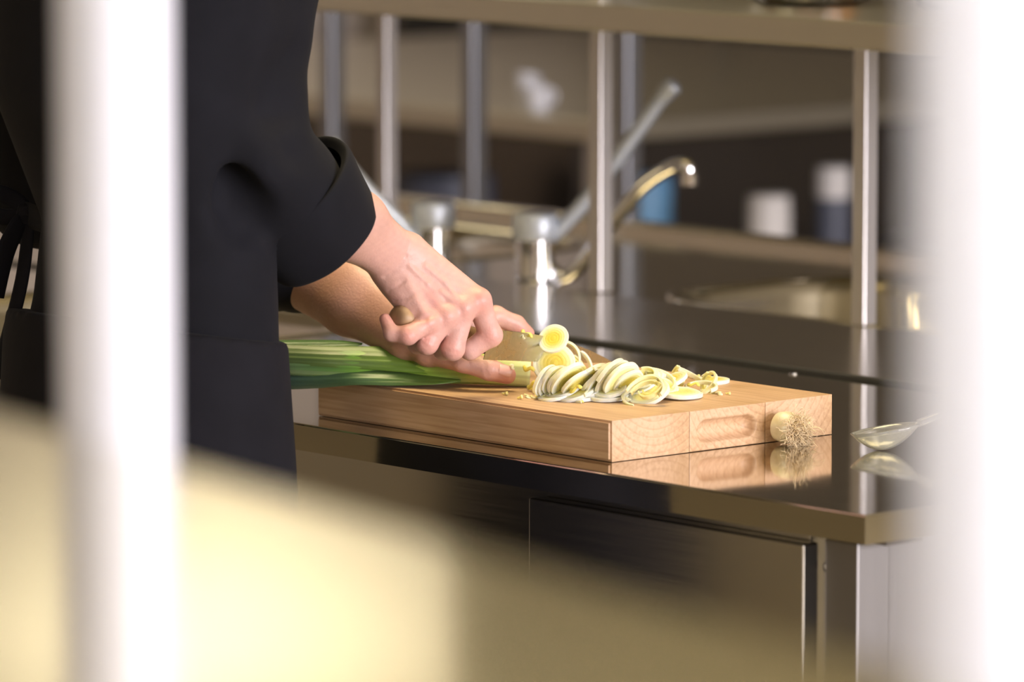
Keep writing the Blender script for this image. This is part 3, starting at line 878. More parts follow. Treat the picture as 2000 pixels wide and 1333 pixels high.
    for s in (-1, 1):
        G2.cone(Lel + sd * 0.01 * s, fm + sd * 0.011 * s, 0.037, 0.029, 0.02)
        G2.cone(fm + sd * 0.011 * s, LW + sd * 0.010 * s, 0.027, 0.020, 0.016)
    for n_ in ('index', 'middle', 'ring', 'pinky'):
        G2.cone(LW + (lf[n_][0] - LW) * 0.05, lf[n_][0], 0.0165, 0.0130, 0.012)
    G2.cone(LW, lf['thumb'][0], 0.019, 0.0175, 0.014)
    G2.cone(lf['thumb'][0], lf['index'][0], 0.014, 0.012, 0.012)
    for n_, f in lf.items():
        r = lr[n_]
        H = Field(np.min(f, 0) - 0.025, np.max(f, 0) + 0.025, G2.h)
        H.lo = G2.lo + np.round((H.lo - G2.lo) / G2.h).astype(int) * np.float32(G2.h)
        H.ax = [H.lo[i] + G2.h * np.arange(H.n[i], dtype=np.float32) for i in range(3)]
        for i in range(3): H.cone(f[i], f[i + 1], r[i], r[i + 1], 0.004)
        o = np.round((H.lo - G2.lo) / G2.h).astype(int)
        a = np.maximum(o, 0); b = np.minimum(o + H.n, G2.n)
        sl = tuple(slice(int(a[i]), int(b[i])) for i in range(3)); sh = tuple(slice(int(a[i] - o[i]), int(b[i] - o[i])) for i in range(3))
        G2.blend(sl, H.f[sh], 0.005)
    G2.crease([q(905, 690, 5.793), q(925, 722, 5.793)], 0.002, 0.0010)
    G2.crease([q(946, 708, 5.787), q(952, 733, 5.787)], 0.002, 0.0010)
    meL = G2.mesh('left_arm'); relax(meL, 2, 0.4)

    # ---------------- upper arms, torso core, neck and head (mostly under the clothes or above the picture)
    cx, cy = -0.792, -0.258
    G3 = Field((-1.35, -0.50, 0.85), (-0.45, 0.20, 1.86), 0.006)
    G3.loft([0.88, 1.10, 1.30, 1.42, 1.48], [cx] * 5, [cy, cy, cy - 0.01, cy, cy + 0.01], [0.125, 0.105, 0.135, 0.13, 0.07], [0.080, 0.070, 0.090, 0.08, 0.06], 0.03)
    shR = q(478, -95, 5.585); shL = np.array([-0.98, -0.275, 1.415])
    elR = q(482, 300, 5.56); G3.cone(shR, elR, 0.048, 0.038, 0.02); G3.cone(elR, RH['fore'] * 0.5 + elR * 0.5, 0.036, 0.030, 0.02)
    elL = np.array([-1.10, -0.16, 1.15])
    G3.cone(shL, elL, 0.052, 0.042, 0.03); G3.cone(elL, Lel * 0.8 + LW * 0.2, 0.041, 0.034, 0.02)
    hc = np.array([cx, cy + 0.09, 1.618])
    G3.cone((cx, cy + 0.01, 1.44), (cx, cy + 0.05, 1.55), 0.058, 0.054, 0.03)
    G3.ell(hc + [0, -0.01, 0.03], np.eye(3), [0.075, 0.092, 0.095], 0.03)
    G3.cone(hc + [0, 0.045, -0.015], hc + [0, 0.055, -0.075], 0.045, 0.032, 0.03)       # face and jaw
    G3.cone(hc + [0, 0.085, 0.005], hc + [0, 0.105, -0.028], 0.008, 0.013, 0.012)       # nose
    for s in (-1, 1):
        G3.ell(hc + [s * 0.078, 0.0, -0.012], np.eye(3), [0.009, 0.018, 0.03], 0.008)   # ears
        G3.ell(hc + [s * 0.030, 0.083, 0.008], np.eye(3), [0.014, 0.01, 0.009], 0.006, cut=True)
    G3.ell(hc + [0, 0.092, -0.062], np.eye(3), [0.024, 0.008, 0.004], 0.004, cut=True)    # mouth
    meT = G3.mesh('torso')
    bm = bmesh.new()
    for m_ in (meR, meL, meT): bm.from_mesh(m_)
    me = bpy.data.meshes.new('body'); bm.to_mesh(me); bm.free()
    n = len(me.vertices); co = np.empty(n * 3, np.float32); me.vertices.foreach_get('co', co); co = co.reshape(n, 3)
    # skin colour: warm pink with redder knuckles and finger ends, forearm shade painted in brown
    base = np.array([0.62, 0.37, 0.325])
    col = np.tile(base, (n, 1))
    def redden(p, r, c, amt):
        w = np.exp(-((co - p) ** 2).sum(1) / (r * r))[:, None] * amt
        col[:] = col * (1 - w) + np.array(c) * w
    for f in fingers.values():
        redden(f[0] - FW * 0.012, 0.013, (0.62, 0.25, 0.20), 0.40)
        redden(f[1] - FW * 0.008, 0.012, (0.64, 0.23, 0.18), 0.5)
        redden(f[3], 0.016, (0.62, 0.22, 0.18), 0.55)
    redden(fingers['index'][0] - FW * 0.01, 0.014, (0.60, 0.20, 0.16), 0.40)
    redden(q(842, 575, D - 0.09), 0.009, (0.50, 0.20, 0.18), 0.5)
    redden(q(850, 593, D - 0.09), 0.006, (0.46, 0.17, 0.16), 0.5)
    for f in lf.values(): redden(f[3], 0.016, (0.60, 0.20, 0.16), 0.6)
    for a, r in ((RH['elb'], 0.13), (Lel, 0.20)):
        redden(a, r, (0.42, 0.22, 0.125), 0.75)  # brown forearms: shade on the left arm put into the skin colour
    redden(LW, 0.08, (0.46, 0.24, 0.15), 0.5)  # painted shade carried on to the left wrist
    # fine mottling
    ph = np.sin(co[:, 0] * 410 + 3 * np.sin(co[:, 2] * 230)) * np.sin(co[:, 1] * 380 + 2 * np.sin(co[:, 0] * 260)) * np.sin(co[:, 2] * 350)
    col *= (1 + 0.05 * ph)[:, None]
    set_tint(me, np.clip(col, 0, 1))
    body = link('body', me, M['skin'], per, smooth=True)
    # thumb nail of the left hand, fingernail of the little finger
    nm = mat('fingernail', (0.72, 0.42, 0.38), 0.25)
    def nail(c, ax_l, nrm, l, w):
        ax_l = ax_l / np.linalg.norm(ax_l); nrm = nrm - ax_l * (nrm @ ax_l); nrm /= np.linalg.norm(nrm); s = np.cross(nrm, ax_l)
        verts, faces = [], []
        n1, n2 = 8, 8
        for i in range(n1 + 1):
            for j in range(n2 + 1):
                u, v = i / n1 * 2 - 1, j / n2 * 2 - 1
                ww = w * (1 - 0.12 * abs(u) ** 4) if u < 0.5 else w * math.sqrt(max(1 - ((u - 0.5) / 0.62) ** 2, 0.05))
                p = c + ax_l * (l * u) + s * (ww * v) + nrm * (-(abs(v) ** 2) * w * 0.42 - 0.0012 * max(u, 0) ** 2)
                verts.append(tuple(p))
        for i in range(n1):
            for j in range(n2):
                a = i * (n2 + 1) + j; faces.append((a, a + 1, a + n2 + 2, a + n2 + 1))
        me_ = bpy.data.meshes.new('fingernail'); me_.from_pydata(verts, [], faces); me_.update()
        o = link('fingernail', me_, nm, body, smooth=True)
        md = o.modifiers.new('thick', 'SOLIDIFY'); md.thickness = 0.0006
    tdir = lf['thumb'][3] - lf['thumb'][2]
    nrmT = -FW * 0.85 + UP * 0.5
    nail(lf['thumb'][3] + nrmT / np.linalg.norm(nrmT) * 0.0112 - tdir * 0.06, tdir, nrmT, 0.0075, 0.0066)

    # ---------------- jacket with sleeves
    J = Field((-1.36, -0.56, 0.84), (-0.38, 0.10, 1.56), 0.0052)
    J.loft([0.86, 0.97, 1.06, 1.14, 1.28, 1.40, 1.47, 1.50], [cx, cx, cx + 0.008, cx + 0.014, cx, cx, cx, cx], [cy - 0.0, cy, cy + 0.006, cy + 0.006, cy - 0.012, cy - 0.01, cy, cy],
           [0.168, 0.164, 0.152, 0.143, 0.17, 0.185, 0.12, 0.07], [0.120, 0.114, 0.104, 0.100, 0.130, 0.125, 0.09, 0.07], 0.02, 2.1)
    # right sleeve
    s0 = q(478, -95, 5.58); s1 = q(478, 60, 5.565); s2 = q(470, 215, 5.555); s3 = q(478, 310, 5.55); s4 = q(545, 372, 5.585); s5 = q(590, 410, 5.608)
    J.cone(s0, s1, 0.082, 0.066, 0.03); J.cone(s1, s2, 0.066, 0.064, 0.02); J.cone(s2, s3, 0.064, 0.066, 0.02); J.cone(s3, s4, 0.066, 0.064, 0.015); J.cone(s4, s5, 0.063, 0.054, 0.012)
    J.cone(s0, shL, 0.07, 0.07, 0.04)
    # left sleeve
    J.cone(shL, elL, 0.078, 0.064, 0.03); J.cone(elL, Lel * 0.9 + LW * 0.1, 0.064, 0.055, 0.02)
    # folds: grooves in the cloth at the elbow and along the sleeve
    for pts, r, d in [([(585, 165), (560, 205), (520, 225)], 0.012, 0.007), ([(640, 270), (600, 300), (560, 300)], 0.010, 0.005),
                      ([(430, 300), (460, 350), (490, 410), (500, 435)], 0.010, 0.012), ([(400, 330), (440, 400), (470, 440)], 0.010, 0.008),
                      ([(410, -10), (395, 120), (400, 230)], 0.014, 0.007), ([(520, 0), (540, 90), (530, 170)], 0.016, 0.005)]:
        J.crease([q(x, y, 5.505 if y > 120 else 5.54) for x, y in pts], r * 1.8, d * 1.6)
    jm = J.mesh('jacket'); relax(jm, 3, 0.5)
    jk = link('jacket', jm, M['jacket'], per, smooth=True)
    # rolled cuff: flared double tube
    def cuff_tube(name, ca, cb_, ra, rb, seed):
        ax = cb_ - ca; L = np.linalg.norm(ax); ax = ax / L
        s = np.cross(ax, -FW); s /= np.linalg.norm(s); w = np.cross(s, ax)
        prof = [(0.05, ra - 0.010), (0.0, ra - 0.004), (-0.02, ra - 0.001), (-0.01, ra + 0.002), (0.10, ra + 0.003), (0.35, ra * 0.65 + rb * 0.35 + 0.003), (0.7, ra * 0.3 + rb * 0.7 + 0.002),
                (0.96, rb + 0.001), (1.0, rb - 0.001), (0.985, rb - 0.004), (0.8, rb - 0.006), (0.45, rb - 0.010)]
        n = 72; verts = []; faces = []
        for (t, r) in prof:
            for i in range(n):
                a = 2 * math.pi * i / n
                rr = r * (1 + 0.022 * math.sin(2 * a + seed) + 0.012 * math.sin(3 * a + 1.3 + 2 * t) + 0.006 * math.sin(7 * a + 4 * t))
                verts.append(tuple(ca + ax * (L * t) + s * (rr * math.cos(a)) + w * (rr * 0.92 * math.sin(a))))
        for k in range(len(prof) - 1):
            for i in range(n):
                j = (i + 1) % n; faces.append((k * n + i, k * n + j, (k + 1) * n + j, (k + 1) * n + i))
        me_ = bpy.data.meshes.new(name); me_.from_pydata(verts, [], faces); me_.update()
        bm_ = bmesh.new(); bm_.from_mesh(me_); bmesh.ops.recalc_face_normals(bm_, faces=bm_.faces)
        bm_.to_mesh(me_); bm_.free()
        o = link(name, me_, M['jacket'], jk, smooth=True)
        md = o.modifiers.new('sub', 'SUBSURF'); md.levels = 1; md.render_levels = 1
        return tag(o, 'rolled black sleeve cuff')
    cuff_tube('cuff', q(557, 374, 5.596), q(640, 476, 5.635), 0.0775, 0.0640, 0.4)
    lcd = (LW - Lel) / np.linalg.norm(LW - Lel)
    cuff_tube('cuff', Lel - lcd * 0.05, Lel + lcd * 0.02, 0.062, 0.058, 1.4)

    # ---------------- apron (waist apron wrapped round the hips)
    A = Field((-1.10, -0.50, 0.44), (-0.50, -0.05, 1.13), 0.0055)
    A.loft([0.48, 0.70, 0.90, 1.02, 1.07], [cx] * 5, [cy - 0.002] * 5, [0.200, 0.191, 0.182, 0.174, 0.166], [0.144, 0.136, 0.129, 0.122, 0.115], 0.0, 2.15)
    # tilted upper hem
    Xg, Yg, Zg = A.ax[0][:, None, None], A.ax[1][None, :, None], A.ax[2][None, None, :]
    hem = 1.035 - (Yg + 0.268) * 0.16 + 0 * Xg
    A.f = np.maximum(A.f, Zg - hem)
    A.f = np.maximum(A.f, -(A.f + 0.010) * 0 + A.f)
    ph = np.arctan2(Yg + 0.268, (Xg + 0.80))
    A.f = (A.f + 0.0035 * np.sin(ph * 9 + 1.0) * np.clip((0.92 - Zg) * 4, 0, 1)).astype(np.float32)
    am = A.mesh('apron'); relax(am, 2, 0.5)
    ap = link('apron', am, M['apron'], per, smooth=True)
    # apron strings tied at the back
    def strip(name, pts, w0, w1, par):
        pts = catmull(pts, 8); n = len(pts)
        return link(name, tube_mesh(name, [V(p) for p in pts], [(0.0025, w0 + (w1 - w0) * i / (n - 1)) for i in range(n)], 10), M['apron'], par, smooth=True)
    strip('waist_tie', [q(50, 418, 5.690), q(90, 432, 5.635), q(140, 440, 5.590), q(230, 470, 5.535), q(340, 520, 5.515), q(450, 548, 5.535)], 0.014, 0.012, ap)
    strip('bow_loop', [q(52, 415, 5.690), q(30, 392, 5.690), q(-5, 378, 5.685), q(-30, 395, 5.690), q(-10, 420, 5.695), q(25, 425, 5.695), q(52, 420, 5.690)], 0.010, 0.010, ap)
    strip('tie_end', [q(52, 420, 5.685), q(30, 450, 5.680), q(8, 500, 5.685), q(-12, 580, 5.690)], 0.010, 0.012, ap)
    strip('tie_end', [q(56, 424, 5.685), q(52, 480, 5.680), q(40, 560, 5.680), q(10, 680, 5.685), q(-5, 740, 5.685)], 0.010, 0.013, ap)
    lathe('knot', [(0.0, -0.012), (0.009, -0.009), (0.013, 0.0), (0.010, 0.009), (0.0, 0.012)], M['apron'], ap, tuple(q(55, 418, 5.687)), 16)

    # ---------------- trousers, shoes, hair
    T = Field((-1.06, -0.46, 0.04), (-0.54, -0.06, 0.95), 0.008)
    for s in (-1, 1):
        x = cx + s * 0.095
        T.cone((x, cy, 0.86), (x + s * 0.01, cy + 0.01, 0.48), 0.090, 0.070, 0.03); T.cone((x + s * 0.01, cy + 0.01, 0.48), (x + s * 0.015, cy - 0.01, 0.10), 0.070, 0.055, 0.02)
    link('trousers', T.mesh('trousers'), M['jacket'], per, smooth=True)
    for s in (-1, 1):
        x = cx + s * 0.108
        S = Field((x - 0.07, cy - 0.15, -0.03), (x + 0.07, cy + 0.24, 0.15), 0.006)
        S.cone((x, cy - 0.06, 0.035), (x + s * 0.01, cy + 0.13, 0.032), 0.042, 0.040, 0.02); S.cone((x, cy - 0.02, 0.06), (x, cy - 0.02, 0.10), 0.045, 0.045, 0.02)
        S.f = np.maximum(S.f, (0.002 - S.ax[2])[None, None, :])
        link('shoe', S.mesh('shoe'), M['black'], per, smooth=True)
    Hh = Field(hc - [0.13, 0.16, 0.12], hc + [0.13, 0.13, 0.16], 0.005)
    Hh.ell(hc + [0, -0.016, 0.036], np.eye(3), [0.084, 0.100, 0.102], 0.01)
    cutp = (Hh.ax[1][None, :, None] - hc[1] - 0.03) * 0.8 - (Hh.ax[2][None, None, :] - hc[2] - 0.055)
    Hh.f = np.maximum(Hh.f, cutp.astype(np.float32) + 0 * Hh.f)
    Hh.f = np.maximum(Hh.f, (hc[2] - 0.07 - Hh.ax[2])[None, None, :].astype(np.float32) + 0 * Hh.f)
    hmn = mat('brown_hair', (0.05, 0.03, 0.018), 0.5)
    link('hair', Hh.mesh('hair'), hmn, per, smooth=True)
    return per
build_person()

# ================================================================== SLICED LEEK
def slice_mesh(name, r, th, seed, yellow=0.75, n=40, dome=0.0, oval=1.0):
    """one round slice: concentric layers stepping up and down, pale rim and yellow heart"""
    rnd = random.Random(seed)
    layers = 6; verts = []; cols = []; faces = []; prof = []
    rr = [r * (1 - k / layers) ** 0.9 for k in range(layers)] + [0.0]
    W = np.array([0.81, 0.82, 0.65]); Gc = np.array([0.77, 0.76, 0.38]); Yc = np.array([0.72, 0.58, 0.05])
    def colr(q):  # q radius fraction
        if q > 0.72: return W * (1 - (1 - q) * 0.4)
        t = min(1, (0.72 - q) / 0.3) * yellow
        return Gc * (1 - t) + Yc * t
    top = []
    for k in range(layers):
        ro, ri = rr[k], rr[k + 1]
        h = th / 2 + (rnd.random() - 0.4) * th * 0.06
        top += [(ro, h - th * 0.05), (ro - (ro - ri) * 0.12, h), (ri + (ro - ri) * 0.12, h), (ri + (ro - ri) * 0.03, h - th * 0.03)]
    prof = [(r, -th / 2)] + top[:-1]
    prof = [(0.0005, -th / 2)] + prof + [(0.0004, th / 2)]
    for (a, z) in prof:
        for i in range(n):
            an = 2 * math.pi * i / n
            wob = 1 + 0.02 * math.sin(2 * an + seed) + 0.012 * math.sin(5 * an + seed * 2)
            verts.append((a * wob * math.cos(an), a * wob * oval * math.sin(an), z + dome * (a / r) ** 2 * math.cos(2 * an)))
            c = colr(a / r); cols.append(c * (0.93 + 0.12 * rnd.random()))
    m = len(prof)
    for k in range(m - 1):
        for i in range(n):
            j = (i + 1) % n; faces.append((k * n + i, k * n + j, (k + 1) * n + j, (k + 1) * n + i))
    faces.append(tuple(range(n))); faces.append(tuple((m - 1) * n + i for i in range(n)))
    me = bpy.data.meshes.new(name); me.from_pydata(verts, [], faces); me.update()
    bm = bmesh.new(); bm.from_mesh(me); bmesh.ops.recalc_face_normals(bm, faces=bm.faces); bm.to_mesh(me); bm.free()
    set_tint(me, np.array(cols)); me.materials.append(M['leek_cut'])
    me.polygons.foreach_set('use_smooth', [True] * len(me.polygons)); sharp(me, 50)
    return me
def arc_mesh(name, r, th, w, a0, a1, seed, tone=0.3, curl=0.0, nest=1):
    """open ring: one or more curved strips of leek layer"""
    rnd = random.Random(seed); verts = []; cols = []; faces = []
    W = np.array([0.82, 0.83, 0.66]); Yc = np.array([0.72, 0.64, 0.16])
    n = 26
    for q in range(nest):
        rq = r - q * (w * 1.5 + 0.0004); b0 = len(verts)
        o = (rnd.random() - 0.5) * 0.4
        zq = (rnd.random() - 0.5) * th * 0.8
        for k in range(n + 1):
            t = k / n; a = math.radians(a0 + (a1 - a0) * t) + o * q * 0.5
            wid = w * (0.55 + 0.45 * math.sin(math.pi * min(max(t, 0.03), 0.97)))
            z0 = curl * (t - 0.5) ** 2 * 4 + zq
            for (dr, dz) in ((-wid / 2, -th / 2), (wid / 2, -th / 2), (wid / 2, th / 2), (-wid / 2, th / 2)):
                R0 = rq * (1 + 0.05 * math.sin(3 * a + seed)) + dr
                verts.append((R0 * math.cos(a), R0 * 0.93 * math.sin(a), z0 + dz))
                tt = min(1, tone + 0.25 * q)
                cols.append((W * (1 - tt) + Yc * tt) * (0.94 + 0.1 * rnd.random()))
        for k in range(n):
            for i in range(4):
                j = (i + 1) % 4; b = b0 + k * 4
                faces.append((b + i, b + j, b + 4 + j, b + 4 + i))
        faces.append((b0, b0 + 1, b0 + 2, b0 + 3)); e = b0 + n * 4; faces.append((e + 3, e + 2, e + 1, e))
    me = bpy.data.meshes.new(name); me.from_pydata(verts, [], faces); me.update()
    bm = bmesh.new(); bm.from_mesh(me); bmesh.ops.recalc_face_normals(bm, faces=bm.faces); bm.to_mesh(me); bm.free()
    set_tint(me, np.array(cols)); me.materials.append(M['leek_cut'])
    me.polygons.foreach_set('use_smooth', [True] * len(me.polygons)); sharp(me, 40)
    return me
def crumb_mesh(name, l, w, th, seed, tone):
    rnd = random.Random(seed); pts = [(-l / 2, 0, 0), (-l / 6, rnd.uniform(-.3, .3) * l, 0), (l / 5, rnd.uniform(-.2, .2) * l, th * rnd.random()), (l / 2, 0, 0)]
    me = tube_mesh(name, [V(p) for p in catmull(pts, 3)], [(w * (0.5 + 0.5 * math.sin(0.4 + 2.4 * i / 9)), th / 2) for i in range(10)], 8)
    W = np.array([0.84, 0.84, 0.66]); Yc = np.array([0.78, 0.64, 0.10])
    set_tint(me, np.tile(W * (1 - tone) + Yc * tone, (len(me.vertices), 1))); me.materials.append(M['leek_cut'])
    me.polygons.foreach_set('use_smooth', [True] * len(me.polygons))
    return me
def orient(o, pos, nrm, roll=0.0):
    nrm = Vector(nrm).normalized()
    q = Vector((0, 0, 1)).rotation_difference(nrm)
    o.matrix_world = Matrix.Translation(V(pos)) @ q.to_matrix().to_4x4() @ Matrix.Rotation(roll, 4, 'Z')
def facing(phi, k, s=1):
    """normal of a disc that shows long axis at angle phi (degrees) and aspect k"""
    a = math.radians(phi); m = math.sqrt(max(1 - k * k, 0))
    return (R_ * (-math.sin(a)) + UP * math.cos(a)) * m * s - FW * k
slices_small = [slice_mesh('leek_slice', 0.0185, 0.0038, 3 + i, 0.75 + 0.08 * i) for i in range(3)]
slices_big = [slice_mesh('leek_slice', 0.0225, 0.0040, 11 + i, 0.5 + 0.15 * i) for i in range(3)]
arcs = [arc_mesh('leek_ring', 0.019, 0.0042, 0.0030, -10, 190, 1, 0.15), arc_mesh('leek_ring', 0.021, 0.0045, 0.0028, 0, 210, 2, 0.3, 0.0, 2),
        arc_mesh('leek_ring', 0.017, 0.0042, 0.0028, 10, 250, 3, 0.4), arc_mesh('leek_ring', 0.022, 0.0045, 0.0030, -10, 170, 4, 0.2, 0.002),
        arc_mesh('leek_ring', 0.014, 0.0042, 0.0028, -20, 220, 5, 0.6, 0.0, 2)]
PILE = 'sliced leek heaped on the board'
PL = 'pale leek slice in the heap on the cutting board'
RL = 'curved leek ring strip in the heap on the cutting board'
def put(me, x, y, z=None, phi=0, k=0.5, s=1, roll=0.0, label=PL, group=PILE, cat='leek slice', d=None, scale=1.0):
    o = bpy.data.objects.new(me.name.split('.')[0], me); COL.objects.link(o)
    p = P(x, y, z=z) if d is None else P(x, y, d=d)
    orient(o, p, facing(phi, k, s), roll)
    if scale != 1.0: o.matrix_world = o.matrix_world @ Matrix.Scale(scale, 4)
    tag(o, label, cat, group); return o
# on the blade: just in front of its near face
def on_blade(x, y, lift):
    # ray / blade-plane intersection
    r = FW + R_ * (x - 1000.0) / F - UP * (y - 666.5) / F
    t = ((hb - CAM) @ kn) / (r @ kn)
    return CAM + r * t + kn * lift
def put_blade(me, x, y, lift, tiltphi, kk, label, roll=0.0, scale=1.0, sgn=1):
    o = bpy.data.objects.new(me.name.split('.')[0], me); COL.objects.link(o)
    orient(o, on_blade(x, y, lift), facing(tiltphi, kk, sgn) * 0.75 + kn * 0.25, roll)
    o.matrix_world = o.matrix_world @ Matrix.Scale(scale, 4)
    tag(o, label, 'leek slice'); return o
put_blade(slices_small[2], 1065, 657, 0.0115, 42, 0.66, 'round yellow-hearted leek slice standing above the knife spine', 0.3, 0.90)
put_blade(slices_big[2], 1064, 704, 0.0130, 30, 0.86, 'largest leek slice stuck flat on the knife blade', 0.8, 1.0)
put_blade(arcs[3], 1086, 698, 0.006, 20, 0.8, 'white leek half ring behind the large slice on the blade', 0.6, 1.0)
put_blade(arcs[0], 1120, 712, 0.008, -40, 0.62, 'white leek ring leaning on the blade right of the large slice', 0.1, 0.95)
put_blade(arcs[4], 1112, 712, 0.006, -35, 0.6, 'narrow yellowish leek ring leaning on the blade', 0.2, 0.9)
ct = [crumb_mesh('leek_shred', 0.016, 0.003, 0.003, 21, 0.9), crumb_mesh('leek_shred', 0.011, 0.0022, 0.002, 22, 0.35), crumb_mesh('leek_shred', 0.008, 0.002, 0.002, 23, 0.7)]
put_blade(ct[0], 1034, 654, -0.003, 10, 0.5, 'yellow leek shred behind the knife spine at the fingertip', 0.0, 0.9)
put_blade(ct[0], 1085, 672, 0.002, -10, 0.5, 'yellow leek shred on the knife spine right of the standing slice', 0.0, 0.8)
put_blade(ct[1], 1018, 658, 0.002, 70, 0.6, 'white leek shred near the top of the blade', 0.0, 0.6)
put_blade(ct[1], 997, 716, 0.002, 20, 0.6, 'white leek shred on the blade above the thumbnail', 0.0, 0.7)
put_blade(ct[2], 1127, 685, 0.002, 60, 0.6, 'tiny white leek crumb on the knife spine', 0.0, 0.5)
put_blade(ct[0], 1028, 718, 0.004, 60, 0.6, 'yellow leek shred at the lower edge of the blade', 0.0, 0.9)
ZB_ = ZB
# leaning slices (domino row) left part of the heap; x, y, height of centre, long-axis angle, aspect
S, Bg, A_ = slices_small, slices_big, arcs
lay = [
 (S[0], 1066, 744, .962, 58, .46, -1), (S[1], 1075, 746, .961, 52, .48, -1),
 (S[1], 1084, 743, .963, 48, .52, -1), (S[2], 1097, 744, .963, 45, .50, -1), (Bg[1], 1110, 741, .965, 40, .44, -1), (S[0], 1127, 748, .962, 36, .34, -1),
 (Bg[0], 1150, 738, .966, 33, .32, -1), (S[2], 1163, 748, .961, 40, .30, -1), (Bg[2], 1172, 742, .964, 50, .30, -1), (S[1], 1184, 747, .962, 58, .34, -1),
 (Bg[1], 1201, 738, .967, 46, .46, -1), (Bg[0], 1213, 742, .966, 42, .50, -1), (S[1], 1226, 748, .962, 35, .46, -1),
 (S[0], 1100, 764, .952, 20, .28, 1), (Bg[0], 1122, 768, .9505, 16, .30, 1), (S[1], 1150, 766, .951, 20, .26, 1), (S[2], 1190, 761, .955, 12, .42, 1),
 (Bg[1], 1187, 774, .9475, 2, .20, 1), (S[0], 1085, 775, .9465, 10, .16, 1), (S[1], 1130, 778, .9455, 1, .12, 1),
 (Bg[2], 1250, 748, .960, 25, .46, 1), (S[0], 1262, 739, .963, 8, .42, 1), (Bg[0], 1268, 768, .952, 20, .48, 1), (S[1], 1338, 772, .9455, 1, .16, 1), (Bg[0], 1326, 768, .949, -3, .22, 1),
 (S[0], 1292, 754, .956, -18, .42, 1), (S[2], 1310, 745, .956, 25, .28, 1),
]
ORD = ['first', 'second', 'third', 'fourth', 'fifth', 'sixth', 'seventh', 'eighth', 'ninth', 'tenth', 'eleventh', 'twelfth', 'thirteenth', 'fourteenth',
       'fifteenth', 'sixteenth', 'seventeenth', 'eighteenth', 'nineteenth', 'twentieth']
lean = sorted([q for q in lay if q[6] < 0], key=lambda q: q[1]); flat = sorted([q for q in lay if q[6] > 0], key=lambda q: q[1])
for i, (me, x, y, z, phi, k, s) in enumerate(lay):
    if s < 0: lb = ORD[lean.index(lay[i])] + ' from the left in the row of leaning leek slices'
    else: lb = ORD[flat.index(lay[i])] + ' from the left of the flat-lying leek slices in the heap'
    put(me, x, y, z, phi, k, s, roll=i * 1.3, label=lb)
lay2 = [
 (A_[0], 1140, 741, .966, 36, .34, -1), (A_[3], 1192, 737, .968, 46, .38, -1), (A_[2], 1250, 738, .966, 12, .55, 1),
 (A_[1], 1262, 764, .958, 22, .58, 1), (A_[3], 1254, 772, .952, 14, .50, 1), (A_[4], 1272, 760, .960, 28, .55, 1), (A_[2], 1290, 742, .962, -25, .50, 1),
 (A_[0], 1302, 752, .957, -25, .40, 1), (A_[3], 1322, 752, .954, -28, .34, 1), (A_[3], 1345, 744, .955, -25, .40, 1), (A_[4], 1326, 737, .957, 72, .42, 1),
 (A_[2], 1374, 752, .951, 40, .42, 1), (A_[0], 1366, 760, .949, 8, .28, 1), (A_[4], 1386, 750, .952, 76, .45, 1), (A_[2], 1222, 764, .953, -38, .42, 1),
 (A_[1], 1112, 772, .949, 12, .30, 1), (A_[3], 1150, 774, .948, 14, .24, 1), (A_[4], 1062, 766, .949, 28, .4, 1), (A_[3], 1238, 774, .947, -8, .26, 1),
]
for i, (me, x, y, z, phi, k, s) in enumerate(lay2):
    rank = sorted(q[1] for q in lay2).index(x)
    put(me, x, y, z, phi, k, s, roll=(i * 2.1) % 6.28, label=ORD[rank] + ' from the left of the curled leek rings in the heap', cat='leek ring')
put(S[2], 1391, 744, .9455, 0, .16, 1, label='single leek slice lying apart at the far right of the heap', group=None)
crl = [(ct[0], 1045, 757, .948, 30), (ct[0], 1052, 763, .947, 10), (ct[0], 1040, 752, .950, 50), (ct[1], 1030, 775, .9445, -15), (ct[2], 1015, 778, .9445, 20), (ct[0], 1150, 779, .9445, 5), (ct[0], 1162, 776, .9445, 30),
       (ct[2], 985, 770, .9445, 0), (ct[0], 1128, 783, .9445, 0), (ct[1], 1404, 769, .9442, 5), (ct[2], 1421, 770, .9442, 0), (ct[1], 1350, 735, .946, 40), (ct[1], 1342, 730, .947, -50), (ct[2], 1360, 737, .9445, 0),
       (ct[0], 1240, 725, .962, 20), (ct[0], 1205, 758, .957, 40), (ct[0], 1185, 756, .958, 60), (ct[0], 1300, 768, .948, 20), (ct[0], 1355, 752, .953, 10), (ct[0], 1125, 760, .957, 40)]
for i, (me, x, y, z, phi) in enumerate(crl):
    put(me, x, y, z, phi, 0.3, 1, roll=0.0, label='small leek shred scattered on and around the heap', cat='leek shred', group='leek shreds on the board', scale=0.8 + 0.3 * hash01(i, 2))

